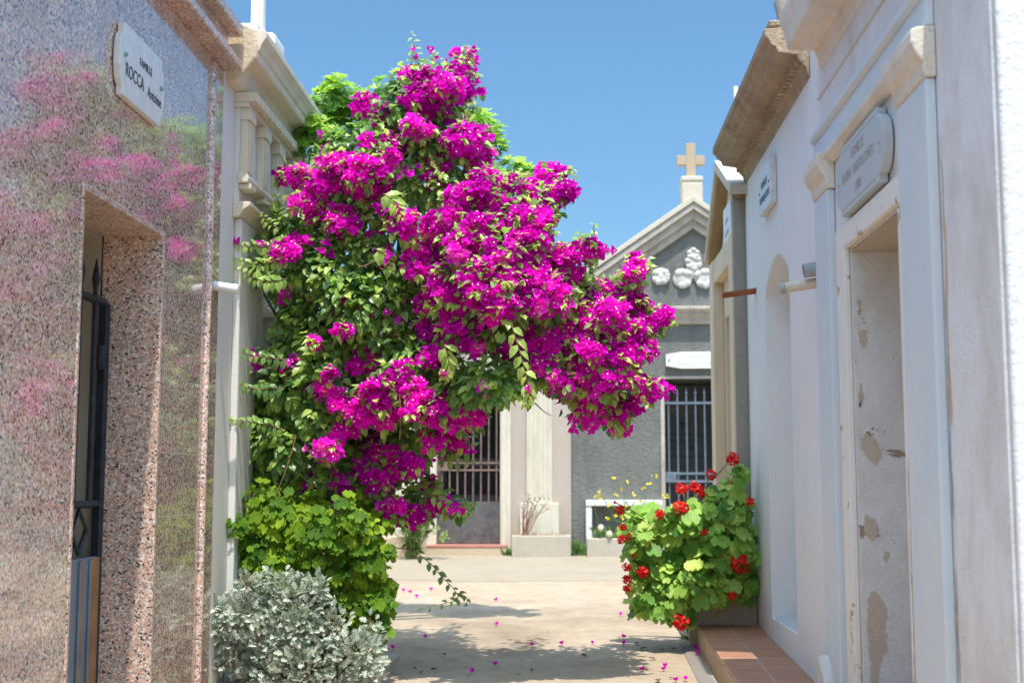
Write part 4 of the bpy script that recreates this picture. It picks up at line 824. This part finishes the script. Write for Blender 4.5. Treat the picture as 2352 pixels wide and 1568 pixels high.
# small weeds
def tuft(name, p0, label, n, L, W, spread, tint, mat, cat='weed', group=None, up=.8):
    T_ = thing(name, p0, label, cat, group); lm_ = MB()
    for _ in range(n):
        d = Vector((R.gauss(0, spread), R.gauss(0, spread), up+R.random()*.5)); s_ = p0+Vector((R.gauss(0, .03), R.gauss(0, .03), 0))
        add_leaf(lm_, s_, d, Vector((0, -.8, .4))+rv(.3), L*R.uniform(.6, 1.2), W*R.uniform(.7, 1.2), min(1, max(0, tint+R.gauss(0, .2))), R.uniform(.2, .8))
    lm_.build('foliage', mat, T_, recalc=False); return T_
tuft('weed', on_ground(1600, 1478), 'small strap leaved weed at the corner of planter and ledge', 16, .13, .022, .75, .6, M['weed'])

# ------------------------------------------------------------------ far row: grey gabled tomb
FY = 15.0; P = back(FY)
T = thing('grey_tomb', (1.495, FY, .6), 'grey roughcast gabled tomb with stone cross and white ornaments', 'tomb')
cxm = 1.495; hw = 1.44
b = MB(); b.wall(P, cxm-hw, cxm+hw, -.2, 3.27, 3.0, (1.135, 1.855, .62, 2.63), .9); b.build('wall', M['roughcast'], T, merge=True)
b = MB(); b.prism(P, [(cxm-hw+.02, 3.481), (cxm+hw-.02, 3.481), (cxm+.0, 4.42)], -3.0, -.002); b.build('pediment', M['roughcast'], T)
b = MB(); b.mould(P, [(-.5, 3.271), (.03, 3.271), (.05, 3.30), (.05, 3.34), (.09, 3.36), (.09, 3.41), (.14, 3.43), (.14, 3.47), (-.5, 3.48)], cxm-hw-.08, cxm+hw+.08); b.build('cornice', M['back_trim'], T, bevel=.008)
# raking cornices
def rake(sgn):
    ap = (cxm, 4.70); lo = (cxm+sgn*(hw+.12), 3.62); t = .34
    b_ = MB()
    ins = lambda k: [(ap[0], ap[1]-k), (lo[0], lo[1]-k)]
    for (k0, k1, d, nm) in ((.001, .085, .15, 0), (.086, .19, .10, 1), (.191, .29, .05, 2)):
        a0, l0 = ins(k0); a1, l1 = ins(k1); b_.prism(P, [a0, l0, l1, a1], -.4, d)
    return b_
for s in (-1, 1): rake(s).build('raking_cornice', M['back_trim'], T, bevel=.006)
b = MB()
for s in (-1, 1): b.prism(P, [(cxm, 4.775), (cxm+s*(hw+.14), 3.68), (cxm+s*(hw+.14), 3.622), (cxm, 4.702)], -3.0, .17)
b.build('coping', M['coping'], T, bevel=.006)
b = MB(); b.mbox(P, cxm-.13, cxm+.12, 4.70, 4.96, -.2, .08); b.mbox(P, cxm-.135, cxm+.125, 4.9605, 5.03, -.21, .085); b.build('cross_base', M['coping'], T, bevel=.02)
b = MB(); b.mbox(P, cxm-.06, cxm+.05, 5.031, 5.455, -.12, -.03); b.mbox(P, cxm-.17, cxm-.0601, 5.19, 5.305, -.119, -.031); b.mbox(P, cxm+.0501, cxm+.16, 5.19, 5.305, -.119, -.031)
o = b.build('cross', M['cross_stone'], T, bevel=.006)
def lumps(cs, nm):
    b_ = MB()
    for (u, v, r) in cs:
        b_.ball((u, FY-.01, v), (r, .028, r*.95), 16, 9, .08, R)
        for _ in range(7):
            a_ = R.uniform(0, 6.28); b_.ball((u+math.cos(a_)*r*.7, FY-.03, v+math.sin(a_)*r*.7), (r*.40, .022, r*.36), 9, 6, .15, R)
    return b_.build(nm, M['ornament'], T, smooth=True)
lumps([(cxm-.13, 3.81, .115), (cxm+.13, 3.81, .115), (cxm+.0, 4.0, .10), (cxm+.0, 3.90, .09), (cxm, 4.10, .075)], 'trefoil')
lumps([(1.11, 3.84, .105)], 'roundel'); lumps([(1.87, 3.84, .13)], 'roundel')
b = MB(); b.mbox(P, 1.09, 1.134, .62, 2.66, .001, .012); b.mbox(P, 1.856, 1.90, .62, 2.66, .001, .012); b.mbox(P, 1.1345, 1.8555, 2.631, 2.66, .001, .012); b.build('door_surround', M['back_trim'], T)
b = MB(); b.box((1.14, 15.02, .5), (1.85, 15.89, .7)); b.build('door_sill', M['concrete'], T)
b = MB(); b.box((1.137, 15.87, .62), (1.853, 15.897, 2.62)); b.build('inner_wall', M['slab_frame'], T)
for (z0, z1) in ((1.62, 2.22), (.95, 1.52), (2.34, 2.62)):
    b = MB(); b.box((1.17, 15.84, z0), (1.74, 15.869, z1)); o = b.build('memorial_slab', M['slab'], T, bevel=.004)
text('ANTOINETTE PAOLI', .062, M['ink'], T, (1.44, 15.838, 2.01), RB, sx=.95); text('NEE ROCCA', .062, M['ink'], T, (1.42, 15.838, 1.93), RB); text('1872 - 1936', .055, M['ink'], T, (1.42, 15.838, 1.84), RB); text('REPOSENT EN PAIX', .055, M['ink'], T, (1.43, 15.838, 1.74), RB)
text('DOMINIQUE', .055, M['ink'], T, (1.43, 15.838, 1.36), RB); text('PAOLI', .055, M['ink'], T, (1.43, 15.838, 1.27), RB); text('1868 - 1941', .05, M['ink'], T, (1.43, 15.838, 1.18), RB)
b = MB(); b.box((1.405, 15.83, 2.08), (1.42, 15.839, 2.19)); b.box((1.38, 15.831, 2.14), (1.445, 15.8385, 2.16)); b.build('small_cross', M['ink'], T)
G = thing('grille_gate', (1.495, 15.05, .72), 'pale blue grille gate in the grey roughcast tomb', 'gate')
for k in range(7):
    x = 1.185+k*.105; m_ = MB(); m_.tube([(x, 15.06, .75), (x, 15.06, 2.44), (x, 15.06, 2.46), (x, 15.06, 2.53)], [.011, .011, .02, .002], 6); m_.build('bar', M['blue_bar'], G)
for z in (2.35, 1.53, 1.44): m_ = MB(); m_.box((1.14, 15.045, z-.014), (1.85, 15.075, z+.014)); m_.build('rail', M['blue_bar'], G)
m_ = MB(); m_.box((1.14, 15.03, 1.425), (1.265, 15.0445, 1.545)); m_.build('lock_box', M['blue_bar'], G, bevel=.004)
m_ = MB(); m_.box((1.14, 15.045, .70), (1.85, 15.07, 1.15)); m_.build('lower_panel', M['blue_panel'], G)
S = thing('name_plaque', (1.5, FY, 2.84), 'white stone plaque with tapered ends on grey roughcast wall', 'plaque')
b = MB(); b.prism(P, [(1.155, 2.775), (1.33, 2.745), (1.67, 2.745), (1.845, 2.775), (1.845, 2.91), (1.67, 2.94), (1.33, 2.94), (1.155, 2.91)], .01, .06); b.build('slab', M['white_stone'], S, bevel=.003)
text('FAMILLES', .05, M['faint_ink'], S, (1.5, FY-.0605, 2.88), RB, sx=.95); text('COLONNELLI ET DUFERNI', .045, M['faint_ink'], S, (1.5, FY-.0605, 2.805), RB, sx=.9)
b = MB(); b.tube([(1.19, FY-.06, 2.845), (1.19, FY-.068, 2.845)], .012, 8); b.build('stud', M['verdigris'], S)
S = thing('low_frame', (.67, 14.9, .6), 'low white painted border frame against the grey roughcast wall', 'border')
b = MB(); b.mbox(P, .21, 1.09, 1.155, 1.225, .001, .10); b.mbox(P, .21, .28, .5, 1.1545, .001, .09); b.mbox(P, .955, 1.09, .5, 1.1545, .001, .09); b.build('frame', M['white_paint'], S, bevel=.008)

# ------------------------------------------------------------------ far row: cream pilastered tomb
T = thing('pilastered_tomb', (-1.155, FY, .6), 'cream tomb with fluted pilasters and rusty grille, behind the bougainvillea', 'tomb')
P2 = back(15.02)
b = MB(); b.wall(P2, -2.35, .045, -.2, 3.25, 3.0, (-1.525, -.785, .71, 2.55), .9); b.build('wall', M['back_pink'], T, merge=True)
b = MB(); b.mould(P2, [(-3.0, 3.251), (.05, 3.251), (.06, 3.33), (.12, 3.36), (.14, 3.42), (.20, 3.46), (.20, 3.54), (-3.0, 3.56)], -2.43, .055); b.build('cornice', M['back_cream'], T, bevel=.008)
for (a, c) in ((-.475, -.18), (-2.13, -1.835)):
    b = MB(); b.mbox(P2, a, c, 1.19, 3.05, .001, .05)
    for k in range(5): b.mbox(P2, a+.03+k*.055, a+.05+k*.055, 1.25, 3.0, .0502, .066)
    b.build('fluted_pilaster', M['back_cream'], T, bevel=.004)
    b = MB(); b.mbox(P2, a-.08, c+.08, .5, 1.1895, .001, .09); b.build('pedestal', M['back_cream'], T, bevel=.008)
    b = MB(); b.mbox(P2, a-.05, c+.05, 3.0505, 3.2495, .001, .07); b.build('capital', M['back_cream'], T, bevel=.008)
for (a, c) in ((-.784, -.66), (-1.65, -1.526)):
    b = MB(); b.mbox(P2, a, c, .5, 2.66, .001, .05); b.mbox(P2, a+.02, c-.05, .5, 2.64, .0502, .07); b.build('door_frame', M['back_cream'], T, bevel=.004)
b = MB(); b.mbox(P2, -1.5255, -.7845, 2.551, 2.66, .001, .05); b.build('lintel', M['back_cream'], T, bevel=.004)
b = MB(); b.mbox(P2, -1.62, -.70, .4, .69, .051, .30); b.build('step', M['step'], T, bevel=.006)
b = MB(); b.mbox(P2, -1.62, -.70, .6905, .712, -.1, .305); b.build('step_tile', M['red_tile'], T)
b = MB(); b.box((-1.523, 15.88, .71), (-.787, 15.917, 2.55)); b.box((-1.523, 15.86, 1.62), (-.787, 15.8795, 1.72)); b.box((-1.523, 15.86, 1.2), (-.787, 15.8795, 1.27)); b.build('inner_wall', M['slab_frame'], T)
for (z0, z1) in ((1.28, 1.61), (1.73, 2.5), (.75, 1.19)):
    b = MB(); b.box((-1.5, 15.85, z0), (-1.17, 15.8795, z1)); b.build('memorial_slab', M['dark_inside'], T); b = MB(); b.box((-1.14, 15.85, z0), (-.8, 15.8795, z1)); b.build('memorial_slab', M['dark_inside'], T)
G = thing('grille_gate', (-1.155, 15.08, .72), 'rusty pink grille gate over a blotched dark panel', 'gate')
for k in range(8):
    x = -1.475+k*.092; m_ = MB(); m_.tube([(x, 15.07, 1.2), (x, 15.07, 2.5)], .0105, 6); m_.build('bar', M['rust_bar'], G)
for z in (1.655, 1.57, 2.45): m_ = MB(); m_.box((-1.52, 15.055, z-.011), (-.79, 15.085, z+.011)); m_.build('rail', M['rust_bar'], G)
m_ = MB(); m_.box((-1.52, 15.04, 1.56), (-1.40, 15.0545, 1.665)); m_.build('lock_box', M['rust_bar'], G, bevel=.004)
m_ = MB(); m_.box((-1.52, 15.05, .72), (-.79, 15.08, 1.205)); m_.build('lower_panel', M['dark_panel'], G)

# planters and small growth along the far row
def trough(x0, x1, y0, y1, zt, label, mat):
    T_ = thing('concrete_planter', ((x0+x1)/2, y0, gz(y0)), label, 'planter'); b_ = MB()
    t = .05
    for (a, c) in (((x0, y0), (x1, y0+t)), ((x0, y1-t), (x1, y1)), ((x0, y0+t+.0005), (x0+t, y1-t-.0005)), ((x1-t, y0+t+.0005), (x1, y1-t-.0005))): b_.box((a[0], a[1], .4), (c[0], c[1], zt))
    b_.build('trough', mat, T_, bevel=.01); b_ = MB(); b_.box((x0+t+.001, y0+t+.001, .45), (x1-t-.001, y1-t-.001, zt-.03)); b_.build('soil', M['soil'], T_)
trough(-.63, .035, 14.55, 14.9, .83, 'pale concrete planter below the fluted pilaster, dead plant in it', M['concrete'])
trough(.215, 1.13, 14.6, 14.88, .80, 'cracked concrete planter with yellow wildflowers before the grey tomb', M['concrete'])
trough(-2.6, -1.78, 14.3, 14.65, .82, 'ochre planter at left of the rusty grille, half hidden by leaves', M['step'])
T = thing('dead_plant', (-.48, 14.7, .80), 'bare brown dead plant in the pale concrete planter', 'plant'); b = MB()
for _ in range(9):
    a = Vector((-.49+R.uniform(-.02, .02), 14.72, .80)); e = a+Vector((R.uniform(-.08, .26), R.uniform(-.05, .05), R.uniform(.25, .5))); m_ = a.lerp(e, .5)+Vector((R.uniform(-.04, .02), 0, .05)); cp = curve_pts([a, m_, e], 8)
    b.tube(cp, [.009*(1-.09*i) for i in range(9)], 5)
    for _ in range(7): q = cp[R.randrange(3, 9)]; b.tube([q, q+Vector((R.uniform(-.06, .06), R.uniform(-.04, .04), R.uniform(.0, .08)))], .0025, 4)
b.build('stems', M['twig'], T); b = MB()
for _ in range(120): q = Vector((R.uniform(-.6, 0), 14.7+R.uniform(-.06, .06), .80)); add_leaf(b, q, Vector((R.gauss(0, .5), R.gauss(0, .3), 1)), Vector((0, -1, .2)), R.uniform(.03, .11), .006, .5)
b.build('dry_grass', M['dry'], T, recalc=False)
T = thing('wildflower_clump', (.65, 14.7, .77), 'yellow wildflowers and dry stalks in the cracked planter', 'plant'); st = MB(); lm = MB(); yf = MB(); wf = MB()
for (x, y) in [(1408,1097),(1416,1138),(1440,1108),(1428,1125),(1436,1165),(1400,1160),(1456,1135),(1498,1095),(1510,1093),(1490,1110),(1524,1133),(1412,1185),(1430,1187),(1452,1208),(1470,1150),(1378,1130),(1382,1145),(1395,1192),(1420,1215),(1368,1140),(1478,1120),(1533,1140)]:
    c = at(x, y, 14.62+R.uniform(-.05, .1)); rt = Vector((.35+R.uniform(0, .6), 14.72, .77)); st.tube(curve_pts([rt, rt.lerp(c, .6)+Vector((R.uniform(-.04, .04), 0, .05)), c], 6), .0032, 4)
    for _ in range(4): add_leaf(yf, c+rv(.012), rv()+Vector((0, -.5, .3)), Vector((0, -1, .3))+rv(.3), .028, .022, .5)
for _ in range(170):
    q = Vector((R.uniform(.28, 1.08), 14.72+R.uniform(-.08, .08), .77)); add_leaf(lm, q+Vector((0, 0, R.uniform(0, .12))), Vector((R.gauss(0, .6), R.gauss(0, .4), .9)), Vector((0, -.8, .4))+rv(.3), R.uniform(.04, .11), R.uniform(.012, .03), R.uniform(.1, .8))
for (x, y) in [(1380,1212),(1400,1226)]: wf.ball(at(x, y, 14.6), .035, 10, 6, .15, R)
st.build('stems', M['stem'], T); lm.build('foliage', M['weed'], T, recalc=False); yf.build('blossoms', M['yellow'], T, recalc=False); wf.build('pale_blossoms', M['floret'], T, smooth=True)
T = thing('dry_grass_clump', (.85, 14.65, .77), 'straw coloured dry grass beside the wildflowers', 'plant'); b = MB()
for _ in range(260): q = Vector((R.gauss(.88, .07), 14.64+R.uniform(-.04, .04), .77)); add_leaf(b, q, Vector((R.gauss(0, .7), R.gauss(0, .4), .8)), Vector((0, -1, .3)), R.uniform(.05, .16), .007, .5)
b.build('blades', M['dry'], T, recalc=False)
tuft('green_tuft', Vector((.12, 14.78, gz(14.8))), 'leafy green tuft between the two concrete planters', 130, .16, .035, .42, .35, M['weed'])
tuft('green_tuft', Vector((-.70, 14.75, gz(14.75))), 'small green tuft between the step and planter', 50, .10, .025, .5, .35, M['weed'])
T = thing('feathery_bush', (-1.75, 14.35, gz(14.3)), 'feathery pale green bush left of the rusty grille', 'plant'); lm = MB(); st = MB(); yf = MB()
for _ in range(60):
    a = Vector((-1.72+R.uniform(-.05, .05), 14.3, .6)); e = a+Vector((R.gauss(0, .16), R.gauss(0, .1), R.uniform(.25, .72))); cp = curve_pts([a, a.lerp(e, .5)+Vector((0, 0, .06)), e], 8); st.tube(cp, .004, 4)
    for i in range(26): q = cp[R.randrange(1, 9)]; add_leaf(lm, q, rv()+Vector((0, -.1, .4)), Vector((0, -.6, .7)), R.uniform(.04, .09), .010, R.uniform(.35, 1))
for (x, y) in [(1015,1238),(1022,1230),(1000,1215)]:
    c = at(x, y, 14.25)
    for _ in range(14): add_leaf(lm, c+rv(.04), rv(), Vector((0, -1, .5)), .05, .02, 1)
st.build('stems', M['stem'], T); lm.build('foliage', M['weed'], T, recalc=False)

# ------------------------------------------------------------------ fallen bracts and dead leaves on the ground
fb = MB(); add_flower(fb, MB(), Vector((0, 0, .006)), Vector((.3, .2, .9)), .034, .6, False)
me_b = bpy.data.meshes.new('fallen_bract'); me_b.from_pydata(fb.v, [], fb.f); a_ = me_b.attributes.new('tint', 'FLOAT', 'POINT'); a_.data.foreach_set('value', fb.t); me_b.materials.append(M['bract'])
for (zx, zy) in [(112,58),(155,45),(885,183),(1133,335),(1357,325),(1571,318),(1799,327),(1790,275),(1777,112),(370,277),(123,355),(118,465),(868,475),(700,530),(2103,485),(2095,510),(2180,590),(2250,582),(1945,512),(70,493),(2315,350),(2337,365),(2335,398)]:
    o = bpy.data.objects.new('fallen_bract', me_b); C.objects.link(o); o.location = on_ground(861.3+zx*.3174, 1378+zy*.3174, .004); o.rotation_euler = (R.uniform(-.2, .2), R.uniform(-.2, .2), R.uniform(0, 6)); s = R.uniform(.7, 1.1); o.scale = (s, s, s)
    tag(o, 'single fallen magenta bract lying on the beige ground', 'petal', 'fallen bracts on the ground')
for (zx, zy) in [(398,1105),(493,1125),(770,1085),(580,1188),(1690,1237)]:
    o = bpy.data.objects.new('fallen_bract', me_b); C.objects.link(o); o.location = on_ground(861.3+zx*.1648, 1177+zy*.1648, .004); o.rotation_euler = (0, .1, R.uniform(0, 6))
    tag(o, 'single fallen magenta bract lying on the beige ground', 'petal', 'fallen bracts on the ground')
dl = MB(); add_leaf(dl, Vector((-.025, 0, .004)), Vector((1, 0, .05)), Vector((0, .1, 1)), .055, .03, .5, -.15, .5)
me_l = bpy.data.meshes.new('fallen_leaf'); me_l.from_pydata(dl.v, [], dl.f); a_ = me_l.attributes.new('tint', 'FLOAT', 'POINT'); me_l.materials.append(M['dead_leaf'])
for (zx, zy) in [(285,495),(425,505),(1040,540),(1135,508),(1900,320),(2160,355),(333,525),(1940,355),(2010,430),(1250,228),(2140,565),(2050,590),(2080,362),(660,490),(500,398),(1515,408)]:
    o = bpy.data.objects.new('fallen_leaf', me_l); C.objects.link(o); o.location = on_ground(861.3+zx*.3174, 1378+zy*.3174, .003); o.rotation_euler = (R.uniform(-.2, .2), R.uniform(-.1, .1), R.uniform(0, 6)); s = R.uniform(.5, 1.1); o.scale = (s, s, s)
    tag(o, 'dry brown dead leaf lying on the beige ground', 'leaf', 'dead leaves on the ground')
